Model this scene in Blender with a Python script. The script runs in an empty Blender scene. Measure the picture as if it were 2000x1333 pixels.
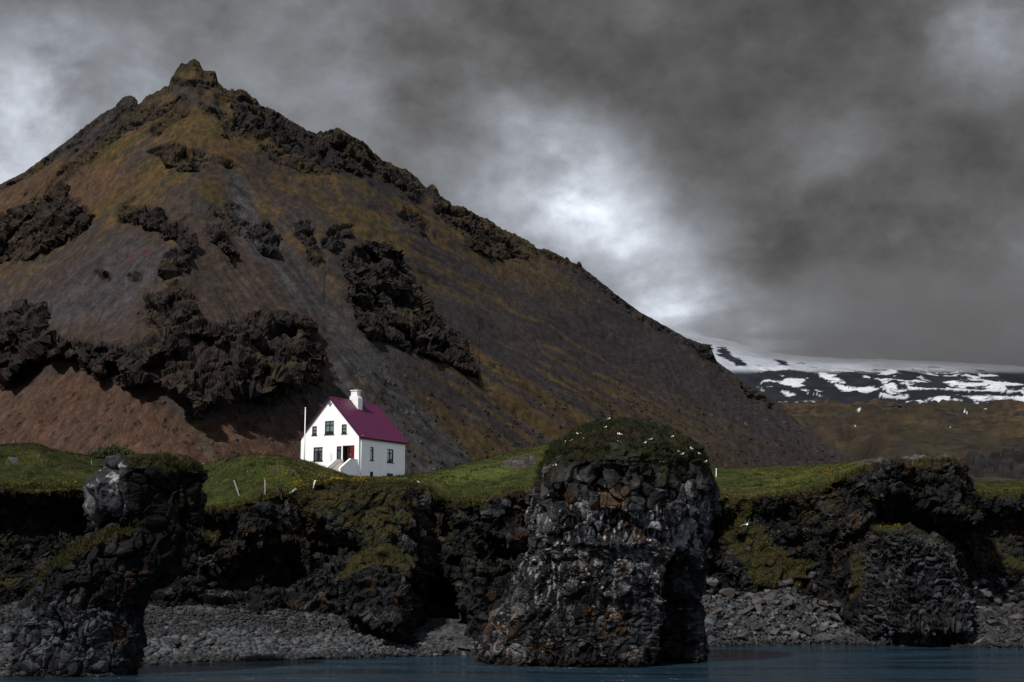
import bpy, bmesh, math, random
import numpy as np
from mathutils import Vector, Matrix
from mathutils.bvhtree import BVHTree

R = math.radians
rng = np.random.default_rng(7)
random.seed(7)
scene = bpy.context.scene
COL = scene.collection

# ---------------------------------------------------------------- camera
F_PX, PITCH, EYE = 2778.0, R(8.76), 8.2
CP, SP = math.cos(PITCH), math.sin(PITCH)
cam = bpy.data.cameras.new("camera")
cam.sensor_width = 36.0
cam.lens = 36.0 * F_PX / 2000.0
cam.clip_start, cam.clip_end = 1.0, 60000.0
camo = bpy.data.objects.new("camera", cam)
camo.location = (0, 0, EYE)
camo.rotation_euler = (R(90) + PITCH, 0, 0)
COL.objects.link(camo)
scene.camera = camo

# ---------------------------------------------------------------- light
SUN = Vector((-0.40, -0.50, 0.77)).normalized()
SUN_EL = math.asin(SUN.z)
sun = bpy.data.lights.new("sun", 'SUN')
sun.energy, sun.angle, sun.color = 5.0, R(3.0), (1.0, 0.955, 0.89)
suno = bpy.data.objects.new("sun", sun)
suno.rotation_euler = SUN.to_track_quat('Z', 'Y').to_euler()
suno.location = (-100, -150, 250)
COL.objects.link(suno)

scene.view_settings.view_transform = 'Standard'
scene.view_settings.look = 'None'
scene.view_settings.exposure = 0.0
scene.view_settings.gamma = 1.0
scene.view_settings.use_curve_mapping = False
scene.cycles.max_bounces = 5
scene.cycles.use_denoising = True


def ray_dir(px, py):
    r, u = (np.asarray(px, float) - 1000) / F_PX, (666.5 - np.asarray(py, float)) / F_PX
    return r, CP - u * SP, SP + u * CP


def at(px, py, Y):
    """world point that the photograph's pixel shows at distance Y"""
    a, b, c = ray_dir(px, py)
    k = Y / b
    return np.stack(np.broadcast_arrays(a * k, np.asarray(Y, float) + 0 * k, EYE + c * k), -1)


def on_level(px, py, z):
    a, b, c = ray_dir(px, py)
    k = (z - EYE) / c
    return np.stack(np.broadcast_arrays(a * k, b * k, z + 0 * k), -1)


def to_px(P):
    v = P - np.array([0, 0, EYE])
    d = v[..., 1] * CP + v[..., 2] * SP
    return 1000 + F_PX * v[..., 0] / d, 666.5 - F_PX * (-v[..., 1] * SP + v[..., 2] * CP) / d


# ---------------------------------------------------------------- node helper
class NT:
    def __init__(s, nt):
        s.nt, s.n, s.l = nt, nt.nodes, nt.links
        s.n.clear()

    def new(s, t, **kw):
        o = s.n.new(t)
        for k, v in kw.items():
            setattr(o, k, v)
        return o

    def link(s, a, b):
        s.l.new(a, b)

    def val(s, sock, v):
        if hasattr(v, 'node'):
            s.l.new(v, sock)
        else:
            sock.default_value = v

    def math(s, op, a, b=0.0, c=0.0, clamp=False):
        o = s.new('ShaderNodeMath', operation=op, use_clamp=clamp)
        for i, v in enumerate((a, b, c)):
            s.val(o.inputs[i], v)
        return o.outputs[0]

    def vmath(s, op, a, b=(0, 0, 0), out=0):
        o = s.new('ShaderNodeVectorMath', operation=op)
        s.val(o.inputs[0], a)
        s.val(o.inputs[1], b)
        return o.outputs[out]

    def noise(s, vec, scale, detail=4.0, rough=0.55, dist=0.0, color=False):
        o = s.new('ShaderNodeTexNoise')
        if vec is not None:
            s.l.new(vec, o.inputs['Vector'])
        o.inputs['Scale'].default_value = scale
        o.inputs['Detail'].default_value = detail
        o.inputs['Roughness'].default_value = rough
        o.inputs['Distortion'].default_value = dist
        return o.outputs['Color' if color else 'Fac']

    def rng(s, v, a, b, c=0.0, d=1.0, smooth=True):
        o = s.new('ShaderNodeMapRange')
        o.interpolation_type = 'SMOOTHSTEP' if smooth else 'LINEAR'
        s.val(o.inputs['Value'], v)
        for k, x in zip(('From Min', 'From Max', 'To Min', 'To Max'), (a, b, c, d)):
            s.val(o.inputs[k], x)
        return o.outputs[0]

    def mix(s, f, a, b, mode='MIX'):
        o = s.new('ShaderNodeMix', data_type='RGBA', blend_type=mode)
        s.val(o.inputs[0], f)
        s.val(o.inputs[6], a)
        s.val(o.inputs[7], b)
        return o.outputs[2]


# ---------------------------------------------------------------- sky
world = bpy.data.worlds.new("World")
scene.world = world
world.use_nodes = True
w = NT(world.node_tree)
tc = w.new('ShaderNodeTexCoord')
D = tc.outputs['Generated']
sky = w.new('ShaderNodeTexSky')
sky.sky_type = 'NISHITA'
sky.sun_disc = False
sky.sun_elevation = SUN_EL
sky.sun_rotation = math.atan2(SUN.x, SUN.y)
# warped direction, so that the cloud masses get torn outlines
wn = w.noise(D, 5.0, 5.0, 0.55, 0.0, True)
wv = w.vmath('SUBTRACT', wn, (0.5, 0.5, 0.5))
wsc = w.new('ShaderNodeVectorMath', operation='SCALE')
w.link(wv, wsc.inputs[0])
wsc.inputs['Scale'].default_value = 0.075
DW = w.vmath('ADD', D, wsc.outputs[0])


def blob(px, py, rad, amt, sx=1.0):
    a, b, c = ray_dir(px, py)
    v = Vector((float(a), float(b), float(c))).normalized()
    d = w.vmath('SUBTRACT', DW, tuple(v))
    d = w.vmath('MULTIPLY', d, (1 / sx, 1.0, 1.0))
    ln = w.vmath('LENGTH', d, out=1)
    return w.rng(ln, rad / F_PX, 0.0, 0.0, amt)


lum = 0.138
blobs = [(1060, 370, 270, .30, 1), (1110, 400, 200, .28, 1.25), (1190, 470, 150, .16, 1.1), (1230, 535, 150, .18, 1.1), (970, 290, 170, .10, 1), (1270, 590, 170, .30, 1.1), (1390, 660, 170, .36, 1.3),
         (1340, 480, 200, .09, 1), (10, 280, 300, .42, 1.2), (180, 210, 270, .12, 1.3), (1960, 130, 150, .22, 1.2), (1900, 110, 230, .04, 1.2), (1650, 360, 200, .085, 1.2),
         (800, 330, 420, .07, 1.4), (1560, 690, 200, .14, 1.8), (1950, 735, 200, .06, 1.7),
         (1500, 180, 480, -.050, 1.4), (0, 60, 300, -.05, 1.5), (1850, 330, 360, -.035, 1.2),
         (400, 60, 300, .012, 1.5)]
brk = w.rng(w.noise(w.vmath('ADD', w.vmath('MULTIPLY', DW, (1, 1, 1.35)), (7.7, 1.3, 2.1)), 9.0, 9.0, 0.55, 0.0), 0.38, 0.60, 0.42, 1.12)
for b_ in blobs:
    v_ = blob(*b_)
    if b_[3] > .1:
        v_ = w.math('MULTIPLY', v_, brk)
    lum = w.math('ADD', v_, lum)
cn = w.noise(w.vmath('MULTIPLY', DW, (1, 1, 1.5)), 6.0, 8.0, 0.58, 0.0)
lum = w.math('MULTIPLY', lum, w.rng(cn, 0.30, 0.70, 0.52, 1.55, False))
cn2 = w.noise(w.vmath('MULTIPLY', D, (1, 1, 1.3)), 17.0, 8.0, 0.60, 0.0)
lum = w.math('MULTIPLY', lum, w.rng(cn2, 0.30, 0.70, 0.74, 1.28, False))
lum = w.math('MAXIMUM', lum, 0.04)
tint = w.mix(w.rng(lum, 0.07, 0.32), (0.995, 0.99, 0.99, 1), (0.92, 0.98, 1.09, 1))
front = w.mix(1.0, tint, w.new('ShaderNodeCombineColor').outputs[0], 'MULTIPLY')
cc = [n for n in w.n if n.bl_idname == 'ShaderNodeCombineColor'][0]
for i in range(3):
    w.link(lum, cc.inputs[i])
# the rest of the dome: overcast, blue between, plus an added bright lobe
bl = w.new('ShaderNodeVectorMath', operation='SCALE')
w.link(sky.outputs[0], bl.inputs[0])
bl.inputs['Scale'].default_value = 0.085
rest_n = w.rng(w.noise(D, 2.4, 5.0, 0.55, 0.4), 0.4, 0.62)
wall_fill = w.rng(w.vmath('DOT_PRODUCT', D, (0.93, -0.30, 0.2), out=1), .35, .95)  # bright lobe added out of view to light the house's long wall
over = w.mix(wall_fill, (0.13, 0.135, 0.15, 1), (0.95, 0.98, 1.03, 1))
rest = w.mix(rest_n, bl.outputs[0], over)
dt = w.vmath('DOT_PRODUCT', D, (0, CP, SP), out=1)
full = w.mix(w.rng(dt, 0.70, 0.93), rest, front)
bg = w.new('ShaderNodeBackground')
w.link(full, bg.inputs[0])
bg.inputs[1].default_value = 1.0
wo = w.new('ShaderNodeOutputWorld')
w.link(bg.outputs[0], wo.inputs[0])

# ---------------------------------------------------------------- numpy noise


def _h(ix, iy, iz, s):
    h = (ix.astype(np.uint32) * np.uint32(374761393) + iy.astype(np.uint32) * np.uint32(668265263)
         + iz.astype(np.uint32) * np.uint32(2147483647) + np.uint32((s * 974634777) & 0xffffffff))
    h = (h ^ (h >> np.uint32(13))) * np.uint32(1274126177)
    h = (h ^ (h >> np.uint32(16))) * np.uint32(2246822519)
    return h ^ (h >> np.uint32(15))


def _u(h):
    return (h & np.uint32(0xffffff)).astype(np.float64) / 16777216.0


def perlin(P, s=0):
    P = np.asarray(P, float)
    sh = P.shape[:-1]
    P = P.reshape(-1, 3)
    I = np.floor(P)
    f = P - I
    I = I.astype(np.int64)
    t = f * f * f * (f * (f * 6 - 15) + 10)
    out = np.zeros(len(P))
    for dx in (0, 1):
        wx = t[:, 0] if dx else 1 - t[:, 0]
        for dy in (0, 1):
            wy = t[:, 1] if dy else 1 - t[:, 1]
            for dz in (0, 1):
                wz = t[:, 2] if dz else 1 - t[:, 2]
                h = _h(I[:, 0] + dx, I[:, 1] + dy, I[:, 2] + dz, s)
                gx = _u(h) * 2 - 1
                gy = _u(h * np.uint32(747796405) + np.uint32(11)) * 2 - 1
                gz = _u(h * np.uint32(2891336453) + np.uint32(77)) * 2 - 1
                out += wx * wy * wz * (gx * (f[:, 0] - dx) + gy * (f[:, 1] - dy) + gz * (f[:, 2] - dz))
    return (out * 1.5).reshape(sh)


def fbm(P, oc=4, s=0, g=0.5):
    a, o, n = 1.0, 0.0, 0.0
    P = np.asarray(P, float)
    for i in range(oc):
        o = o + a * perlin(P, s + i)
        n += a
        a *= g
        P = P * 2.03 + 7.3
    return o / n


def ridged(P, oc=4, s=0):
    a, o, n = 1.0, 0.0, 0.0
    P = np.asarray(P, float)
    for i in range(oc):
        o = o + a * (1 - np.abs(perlin(P, s + i)) * 2)
        n += a
        a *= 0.55
        P = P * 2.1 + 3.7
    return o / n


def blocks(P, scale, s=0, jit=0.9, tilt=1.0, crack=.55):
    """broken-rock cells: returns (relief, edge distance, random per cell a, b)"""
    sh = P.shape[:-1]
    Q = (P / np.asarray(scale, float)).reshape(-1, 3)
    I = np.floor(Q).astype(np.int64)
    n = len(Q)
    d1, d2 = np.full(n, 9.0), np.full(n, 9.0)
    best = np.zeros((n, 3))
    hid = np.zeros(n, np.uint32)
    for dx in (-1, 0, 1):
        for dy in (-1, 0, 1):
            for dz in (-1, 0, 1):
                h = _h(I[:, 0] + dx, I[:, 1] + dy, I[:, 2] + dz, s)
                c = np.stack([I[:, 0] + dx + .5 + jit * (_u(h) - .5),
                              I[:, 1] + dy + .5 + jit * (_u(h * np.uint32(747796405) + np.uint32(3)) - .5),
                              I[:, 2] + dz + .5 + jit * (_u(h * np.uint32(2891336453) + np.uint32(5)) - .5)], -1)
                v = Q - c
                d = np.sqrt((v * v).sum(-1))
                m = d < d1
                d2 = np.where(m, d1, np.minimum(d2, d))
                d1 = np.where(m, d, d1)
                best[m] = v[m]
                hid[m] = h[m]
    r0 = _u(hid * np.uint32(277803737) + np.uint32(1))
    r1 = _u(hid * np.uint32(1597334677) + np.uint32(2))
    tl = np.stack([_u(hid * np.uint32(k) + np.uint32(9)) - .5 for k in (3266489917, 668265263, 374761393)], -1)
    e = d2 - d1
    rel = (r0 - .5) + tilt * (best * tl).sum(-1) - crack * np.clip(1 - e / 0.22, 0, 1) ** 1.5
    return rel.reshape(sh), e.reshape(sh), r0.reshape(sh), r1.reshape(sh)


def sstep(x, a, b):
    t = np.clip((x - a) / (b - a), 0, 1)
    return t * t * (3 - 2 * t)


def lerp(a, b, t):
    return a + (b - a) * t


def poly_in(px, py, poly, feather):
    """1 well inside the polygon, 0 outside, soft over `feather` pixels inside the outline"""
    poly = np.array(poly, float)
    out = np.zeros(px.shape)
    lo, hi = poly.min(0) - 1, poly.max(0) + 1
    sel = (px > lo[0]) & (px < hi[0]) & (py > lo[1]) & (py < hi[1])
    x, y = px[sel], py[sel]
    if len(x) == 0:
        return out
    ins = np.zeros(len(x), bool)
    dm = np.full(len(x), 1e9)
    for i in range(len(poly)):
        ax, ay = poly[i - 1]
        bx, by = poly[i]
        with np.errstate(divide='ignore', invalid='ignore'):
            cr = ((ay > y) != (by > y)) & (x < (bx - ax) * (y - ay) / (by - ay + 1e-12) + ax)
        ins ^= cr
        L = (bx - ax) ** 2 + (by - ay) ** 2 + 1e-9
        t = np.clip(((x - ax) * (bx - ax) + (y - ay) * (by - ay)) / L, 0, 1)
        dm = np.minimum(dm, np.hypot(x - ax - t * (bx - ax), y - ay - t * (by - ay)))
    out[sel] = np.where(ins, sstep(dm, 0, feather), 0)
    return out


def table(px, rows, blur=0, k=1):
    rows = np.array(rows, float)
    v = np.interp(px, rows[:, 0], rows[:, k])
    if blur:
        n = int(blur * 3) + 1
        g = np.exp(-0.5 * (np.arange(-n, n + 1) / blur) ** 2)
        g /= g.sum()
        v = np.convolve(np.pad(v, n, mode='edge'), g, 'valid')
    return v


def mixc(a, b, t):
    return a + (np.asarray(b, float) - a) * t[..., None]


def rgb(*c):
    return np.array(c, float)


# ---------------------------------------------------------------- mesh helpers


def raw_mesh(name, V, Fc, mat, col=None, parent=None, smooth=True, loops=4):
    me = bpy.data.meshes.new(name)
    V = np.ascontiguousarray(V, np.float32)
    Fc = np.ascontiguousarray(Fc, np.int32)
    me.vertices.add(len(V))
    me.vertices.foreach_set('co', V.ravel())
    me.loops.add(Fc.size)
    me.loops.foreach_set('vertex_index', Fc.ravel())
    me.polygons.add(len(Fc))
    me.polygons.foreach_set('loop_start', np.arange(0, Fc.size, Fc.shape[1], dtype=np.int32))
    me.polygons.foreach_set('loop_total', np.full(len(Fc), Fc.shape[1], np.int32))
    me.polygons.foreach_set('use_smooth', np.full(len(Fc), smooth, bool))
    me.update(calc_edges=True)
    me.validate()
    if col is not None:
        a = me.color_attributes.new('tone', 'FLOAT_COLOR', 'POINT')
        c4 = np.ones((len(V), 4), np.float32)
        c4[:, :3] = np.clip(col, 0, 1)
        a.data.foreach_set('color', c4.ravel())
    me.materials.append(mat)
    o = bpy.data.objects.new(name, me)
    o.parent = parent
    COL.objects.link(o)
    return o


def grid_faces(r, c, wrap=False):
    i = np.arange(r * c).reshape(r, c)
    if wrap:
        i = np.concatenate([i, i[:, :1]], 1)
    return np.stack([i[:-1, :-1], i[:-1, 1:], i[1:, 1:], i[1:, :-1]], -1).reshape(-1, 4)


def grid_obj(name, P, mat, col, wrap=False, flip=False):
    fc = grid_faces(P.shape[0], P.shape[1], wrap)
    if flip:
        fc = fc[:, ::-1]
    return raw_mesh(name, P.reshape(-1, 3), fc, mat, col.reshape(-1, 3))


def even_rows(P, keep=.35):
    """fractional row index per column that spreads the rows evenly along the displaced profile"""
    Rn, Cn = P.shape[:2]
    d = np.linalg.norm(np.diff(P, axis=0), axis=-1)
    d = d / d.sum(0) * (1 - keep) + keep / (Rn - 1)
    L = np.concatenate([np.zeros((1, Cn)), np.cumsum(d, 0)], 0)
    q = np.linspace(0, 1, Rn)
    idx = np.arange(Rn)
    return np.stack([np.interp(q, L[:, j] / L[-1, j], idx) for j in range(Cn)], 1)


def take_rows(A, fi):
    i0 = np.clip(np.floor(fi).astype(int), 0, A.shape[0] - 2)
    f = fi - i0
    j = np.arange(A.shape[1])[None, :]
    if A.ndim == 3:
        f = f[..., None]
    return A[i0, j] * (1 - f) + A[i0 + 1, j] * f


def blur_rows(a, sg):
    n = int(sg * 3) + 1
    g = np.exp(-0.5 * (np.arange(-n, n + 1) / sg) ** 2)
    return np.convolve(np.pad(a, n, mode='edge'), g / g.sum(), 'valid')


def normals(P):
    n = np.cross(np.gradient(P, axis=1), np.gradient(P, axis=0))
    return n / (np.linalg.norm(n, axis=-1, keepdims=True) + 1e-9)


def structure(o):
    o['kind'] = 'structure'
    return o


def stuff(o):
    o['kind'] = 'stuff'
    return o


def tag(o, label, cat, group=None):
    o['label'], o['category'] = label, cat
    if group:
        o['group'] = group
    return o


def empty(name, loc, rz=0.0):
    o = bpy.data.objects.new(name, None)
    o.location = loc
    o.rotation_euler = (0, 0, rz)
    o.empty_display_size = 0.5
    COL.objects.link(o)
    return o


def ico(sub):
    bm = bmesh.new()
    bmesh.ops.create_icosphere(bm, subdivisions=sub, radius=1.0)
    V = np.array([v.co[:] for v in bm.verts])
    Fc = np.array([[v.index for v in f.verts] for f in bm.faces])
    bm.free()
    return V, Fc


# ---------------------------------------------------------------- materials


def terrain_mat(name, s1, s2, amp=0.5, bump=0.3, dist=0.3, rough=0.9, spec=0.15, stretch=(1, 1, 1)):
    """vertex tone broken up by two scales of noise, with bump"""
    m = bpy.data.materials.new(name)
    m.use_nodes = True
    t = NT(m.node_tree)
    at_ = t.new('ShaderNodeVertexColor', layer_name='tone')
    tcn = t.vmath('MULTIPLY', t.new('ShaderNodeTexCoord').outputs['Object'], stretch)
    n1 = t.noise(tcn, s1, 6, 0.62)
    n2 = t.noise(tcn, s2, 4, 0.65)
    k = t.math('MULTIPLY', t.rng(n1, .25, .75, 1 - amp, 1 + amp, False), t.rng(n2, .25, .75, 1 - amp * .8, 1 + amp * .8, False))
    sc_ = t.new('ShaderNodeVectorMath', operation='SCALE')
    t.link(at_.outputs[0], sc_.inputs[0])
    t.link(k, sc_.inputs['Scale'])
    p = t.new('ShaderNodeBsdfPrincipled')
    t.link(sc_.outputs[0], p.inputs['Base Color'])
    p.inputs['Roughness'].default_value = rough
    p.inputs['Specular IOR Level'].default_value = spec
    b = t.new('ShaderNodeBump')
    b.inputs['Strength'].default_value = bump
    b.inputs['Distance'].default_value = dist
    t.link(t.math('ADD', n1, t.math('MULTIPLY', n2, 0.6)), b.inputs['Height'])
    t.link(b.outputs[0], p.inputs['Normal'])
    o = t.new('ShaderNodeOutputMaterial')
    t.link(p.outputs[0], o.inputs[0])
    return m


def plain(name, c, rough=0.6, spec=0.3, var=0.12, scale=4.0, bump=0.0, metal=0.0):
    m = bpy.data.materials.new(name)
    m.use_nodes = True
    t = NT(m.node_tree)
    tcn = t.new('ShaderNodeTexCoord').outputs['Object']
    n = t.noise(tcn, scale, 6, 0.6)
    k = t.rng(n, .25, .75, 1 - var, 1 + var, False)
    cs = t.new('ShaderNodeVectorMath', operation='SCALE')
    cs.inputs[0].default_value = c
    t.link(k, cs.inputs['Scale'])
    p = t.new('ShaderNodeBsdfPrincipled')
    t.link(cs.outputs[0], p.inputs['Base Color'])
    p.inputs['Roughness'].default_value = rough
    p.inputs['Specular IOR Level'].default_value = spec
    p.inputs['Metallic'].default_value = metal
    if bump:
        b = t.new('ShaderNodeBump')
        b.inputs['Strength'].default_value = bump
        b.inputs['Distance'].default_value = 0.03
        t.link(n, b.inputs['Height'])
        t.link(b.outputs[0], p.inputs['Normal'])
    o = t.new('ShaderNodeOutputMaterial')
    t.link(p.outputs[0], o.inputs[0])
    return m


M_MOUNT = terrain_mat('scree_and_lava', 0.22, 1.3, 0.62, 0.5, 0.8, stretch=(1, .36, .5))
M_ROCK = terrain_mat('basalt_rock', 1.3, 7.0, 0.45, 0.55, 0.10, 0.85, 0.12)
M_LAND = terrain_mat('turf_and_rock', 1.1, 6.0, 0.45, 0.5, 0.10, 0.9, 0.12)
M_MOOR = terrain_mat('moorland', 0.03, 0.25, 0.45, 0.5, 4.0)
M_SNOW = terrain_mat('snow_and_lava', 0.012, 0.08, 0.12, 0.3, 8.0)
M_BEACH = terrain_mat('shingle', 2.0, 9.0, 0.4, 0.6, 0.08)
M_STONE = terrain_mat('beach_stone', 2.5, 12.0, 0.3, 0.3, 0.03, 0.7, 0.3)
M_LEAF = terrain_mat('grass_blades', 0.8, 3.0, 0.3, 0.0, 0.01, 0.8, 0.1)

# ================================================================ MOUNTAIN
RIDGE = [(-160, 440), (-80, 400), (0, 360), (45, 338), (100, 298), (125, 280), (160, 252), (200, 222), (228, 208), (232, 200), (240, 191), (250, 187),
         (257, 188), (264, 193), (267, 206), (272, 203), (290, 187), (310, 178), (330, 167), (334, 153), (340, 146), (345, 135), (352, 127), (367, 124), (371, 118), (384, 117),
         (388, 121), (394, 133), (398, 139), (408, 138), (418, 140), (423, 147), (425, 160), (436, 172), (445, 176), (480, 179), (490, 188), (502, 197), (510, 208), (522, 211),
         (530, 213), (560, 232), (600, 255), (620, 262), (640, 256), (655, 251), (664, 252), (690, 268), (713, 280), (728, 298), (745, 312), (760, 322),
         (800, 335), (830, 365), (839, 370), (842, 360), (846, 361), (850, 376), (860, 384), (882, 402), (896, 402), (912, 410), (940, 425), (960, 433), (980, 448), (1000, 456),
         (1030, 470), (1048, 486), (1070, 488), (1085, 495), (1120, 514), (1126, 516), (1129, 511), (1134, 513), (1138, 524), (1160, 540), (1200, 573), (1250, 610), (1300, 637), (1340, 660),
         (1362, 668), (1372, 672), (1385, 674), (1392, 688), (1400, 706), (1440, 735), (1470, 758), (1490, 768), (1530, 800), (1570, 833), (1620, 868), (1690, 908), (1745, 940)]
CRAGS = [
    ([(228, 408), (250, 396), (290, 402), (330, 425), (365, 445), (388, 475), (392, 505), (372, 518), (352, 488), (318, 462), (280, 445), (236, 440)], 24, 9, 0),
    ([(330, 492), (375, 480), (388, 510), (372, 530), (325, 540), (318, 515)], 20, 9, 0),
    ([(-200, 400), (-20, 425), (40, 395), (90, 372), (130, 364), (168, 395), (190, 422), (172, 450), (120, 480), (80, 500), (20, 520), (-200, 560)], 26, 12, 1),
    ([(-200, 630), (0, 605), (60, 590), (98, 588), (103, 615), (92, 640), (60, 662), (0, 680), (-200, 700)], 24, 9, 0),
    ([(-200, 700), (0, 655), (60, 648), (110, 645), (150, 660), (190, 662), (240, 672), (280, 668), (310, 650), (350, 640), (382, 628), (405, 622), (430, 624), (500, 612),
      (560, 612), (600, 622), (624, 655), (636, 740), (600, 762), (540, 778), (470, 792), (400, 815), (370, 806), (350, 775), (300, 750), (240, 758), (200, 748),
      (168, 722), (120, 705), (60, 718), (20, 755), (-200, 790)], 46, 14, 2),
    ([(262, 612), (290, 578), (350, 558), (382, 580), (396, 604), (372, 630), (330, 648), (285, 650)], 16, 16, 1),
    ([(668, 495), (700, 472), (750, 466), (785, 490), (790, 530), (820, 560), (838, 580), (850, 610), (890, 640), (910, 660), (927, 700), (944, 740), (900, 724),
      (850, 704), (800, 692), (750, 672), (700, 632), (672, 590), (680, 560), (668, 525)], 36, 10, 3),
    ([(405, 440), (440, 445), (470, 490), (480, 502), (450, 500), (410, 470)], 13, 7, 0),
    ([(498, 440), (530, 428), (548, 470), (542, 515), (500, 492)], 11, 8, 1),
    ([(568, 430), (602, 430), (622, 470), (628, 525), (600, 505), (578, 470)], 11, 8, 1),
    ([(850, 420), (880, 403), (950, 432), (1010, 470), (1045, 512), (990, 512), (950, 512), (900, 472)], 14, 12, 1),
    ([(285, 292), (340, 278), (392, 298), (398, 342), (340, 335)], 13, 9, 1),
    ([(620, 480), (650, 440), (700, 430), (690, 470), (655, 500)], 9, 8, 1),
    ([(440, 188), (520, 218), (600, 265), (700, 305), (725, 345), (620, 335), (520, 285), (450, 240)], 12, 14, 1),
    ([(620, 266), (660, 258), (720, 288), (760, 328), (830, 372), (800, 385), (740, 350), (680, 325)], 10, 9, 1),
    ([(184, 536), (200, 532), (217, 535), (220, 548), (205, 553), (190, 552)], 7, 6, 0),
    ([(248, 536), (262, 533), (274, 538), (272, 552), (250, 552)], 5, 6, 0),
    ([(318, 548), (345, 545), (350, 560), (322, 565)], 5, 6, 0),
    ([(1345, 672), (1384, 675), (1398, 708), (1378, 702)], 8, 6, 0),
    ([(1440, 738), (1480, 764), (1532, 804), (1500, 796), (1450, 760)], 6, 6, 0),
    ([(480, 770), (540, 775), (570, 790), (520, 800)], 6, 8, 0),
    ([(335, 150), (425, 150), (430, 176), (330, 172)], 8, 8, 0),
]


def build_mountain():
    px = np.arange(-160, 1746, 2.0)
    C = len(px)
    pr = table(px, RIDGE)
    jag = np.stack([px / 9.0, px * 0, px * 0], -1)
    pr = pr + (2.6 * fbm(jag, 4, 3) + 4.0 * np.maximum(0, perlin(jag * .35, 9)) * perlin(jag * 1.3, 12)) * sstep(px, 1720, 1600)
    pr = pr - 7 * np.maximum(0, perlin(jag * .8 + 40)) * sstep(px, 180, 240) * sstep(px, 1250, 1100) - 4 * np.maximum(0, perlin(jag * 2.3 + 70)) * sstep(px, 180, 240) * sstep(px, 1250, 1100)
    Yr = table(px, [(-160, 1400), (380, 1260), (640, 1290), (1000, 1390), (1385, 1440), (1745, 1310)], 30)
    Yf = table(px, [(-160, 680), (300, 600), (560, 650), (800, 760), (1200, 970), (1745, 1290)], 30)
    zr = at(px, pr, Yr)[:, 2]
    zr_a, zr_b = blur_rows(zr, 3), blur_rows(zr, 26)
    zf = np.full(C, 15.0)
    nt = 440
    t = (np.linspace(0, 1, nt) ** 1.35)[:, None]
    Y = lerp(Yf, Yr, t)
    z = zf + (zr_b - zf) * (0.25 * t ** 1.5 + 0.75 * t) + (zr_a - zr_b) * sstep(t, .80, .985) + (zr - zr_a) * sstep(t, .968, 1.0)
    d = Y * CP + (z - EYE) * SP
    P = np.stack([(px - 1000) / F_PX * d, Y, z], -1)
    u, v = to_px(P)
    tt = np.broadcast_to(t, u.shape)
    below = v - pr            # pixels below the skyline
    # fall lines: three fans of scree blended into each other
    def fan(cx, cy):
        return np.arctan2(v - cy, u - cx), np.hypot(u - cx, v - cy)
    aR, rR = fan(-700, -300)
    aL, rL = fan(1100, -120)
    aM, rM = fan(20, -120)
    wl = sstep(u, 430, 250)
    wm = sstep(u, 380, 460) * sstep(u, 800, 640) * sstep(v, 330, 480)
    wig = .004 * perlin(P / 40, 17)
    W = P + 14 * np.stack([perlin(P / 45, 21), perlin(P / 45, 22), perlin(P / 45, 23)], -1)
    uw = u + 26 * fbm(P / 34, 5, 31, .6)
    vw = v + 20 * fbm(P / 34, 5, 35, .6)
    def streak(k, stretch, seed, oc):
        o = 0
        for (a_, r_), w_ in (((aR, rR), (1 - wl) * (1 - wm)), ((aL, rL), wl), ((aM, rM), wm)):
            q = (a_ + wig) * r_.mean() / k
            o = o + w_ * fbm(np.stack([q, r_ / stretch, 0 * q], -1), oc, seed, .6)
        return o
    str1 = .8 * streak(28, 1700, 41, 4) + .7 * streak(8, 1500, 42, 3)
    str2 = streak(95, 1400, 45, 3)
    str3 = streak(5, 900, 46, 3)
    rib = 1 - 2 * np.abs(streak(70, 420, 5, 3))
    rid = ridged(W / 42, 5, 51)
    # strength of bare rock
    rock_n = sstep(fbm(W / 70, 4, 61) + 0.32 * sstep(below, 150, 20) - 0.21 - .08 * sstep(v, 300, 460) - .20 * sstep(v, 430, 600) - .5 * sstep(v, 560, 640), 0.0, .16)
    rock_n = np.maximum(rock_n, sstep(below, 26, 8) * sstep(u, 1600, 1200))
    crag = np.zeros_like(u)
    push = np.zeros_like(u)
    rnm = np.clip(ridged(P / np.array([48, 70, 75]) + .35 * perlin(P / 60, 38)[..., None], 3, 39) * 1.5 - .45, 0, 1.3)
    for poly, amp, fe, kind in CRAGS:
        m = poly_in(uw, vw, poly, fe)
        m = m * sstep(m + .9 * fbm(P / 26, 4, 37) + .12, .1, .45)
        crag = np.maximum(crag, sstep(m, .12, .5))
        push += amp * m * (.22 + .85 * rnm)
    spur = poly_in(u, v, [(-200, 690), (0, 590), (120, 500), (240, 430), (380, 470), (420, 560), (480, 600), (640, 640), (650, 770), (400, 820), (170, 730), (-200, 790)], 70)
    push += 20 * spur
    gx = np.interp(v, [120, 300, 420, 520, 640, 740, 900], [330, 430, 490, 560, 670, 770, 930])
    push -= 16 * np.exp(-((u - gx) / 55) ** 2) * sstep(v, 280, 380)
    push += 16 * streak(150, 900, 7, 3) * sstep(tt, .1, .4) + 30 * fbm(P / np.array([150, 260, 220]), 3, 82) * sstep(below, 20, 140) * sstep(tt, .12, .4)
    cut = sstep(below, 0, 10)
    eye = np.array([0, 0, EYE])
    vd = (eye - P) / np.linalg.norm(eye - P, axis=-1, keepdims=True)
    P = P + vd * (push * cut)[..., None]
    fi = even_rows(P)
    P, u, v, uw, vw, below, tt, crag, rock_n, rib, str1, str2, str3 = [take_rows(A, fi) for A in (P, u, v, uw, vw, below, tt, crag, rock_n, rib, str1, str2, str3)]
    W = P + 9 * np.stack([perlin(P / 30, 21), perlin(P / 30, 22), perlin(P / 30, 23)], -1)
    rid = ridged(W / 26, 5, 51)
    N0 = normals(P)
    N0 *= np.sign((N0 * vd).sum(-1, keepdims=True) + 1e-9)
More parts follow.
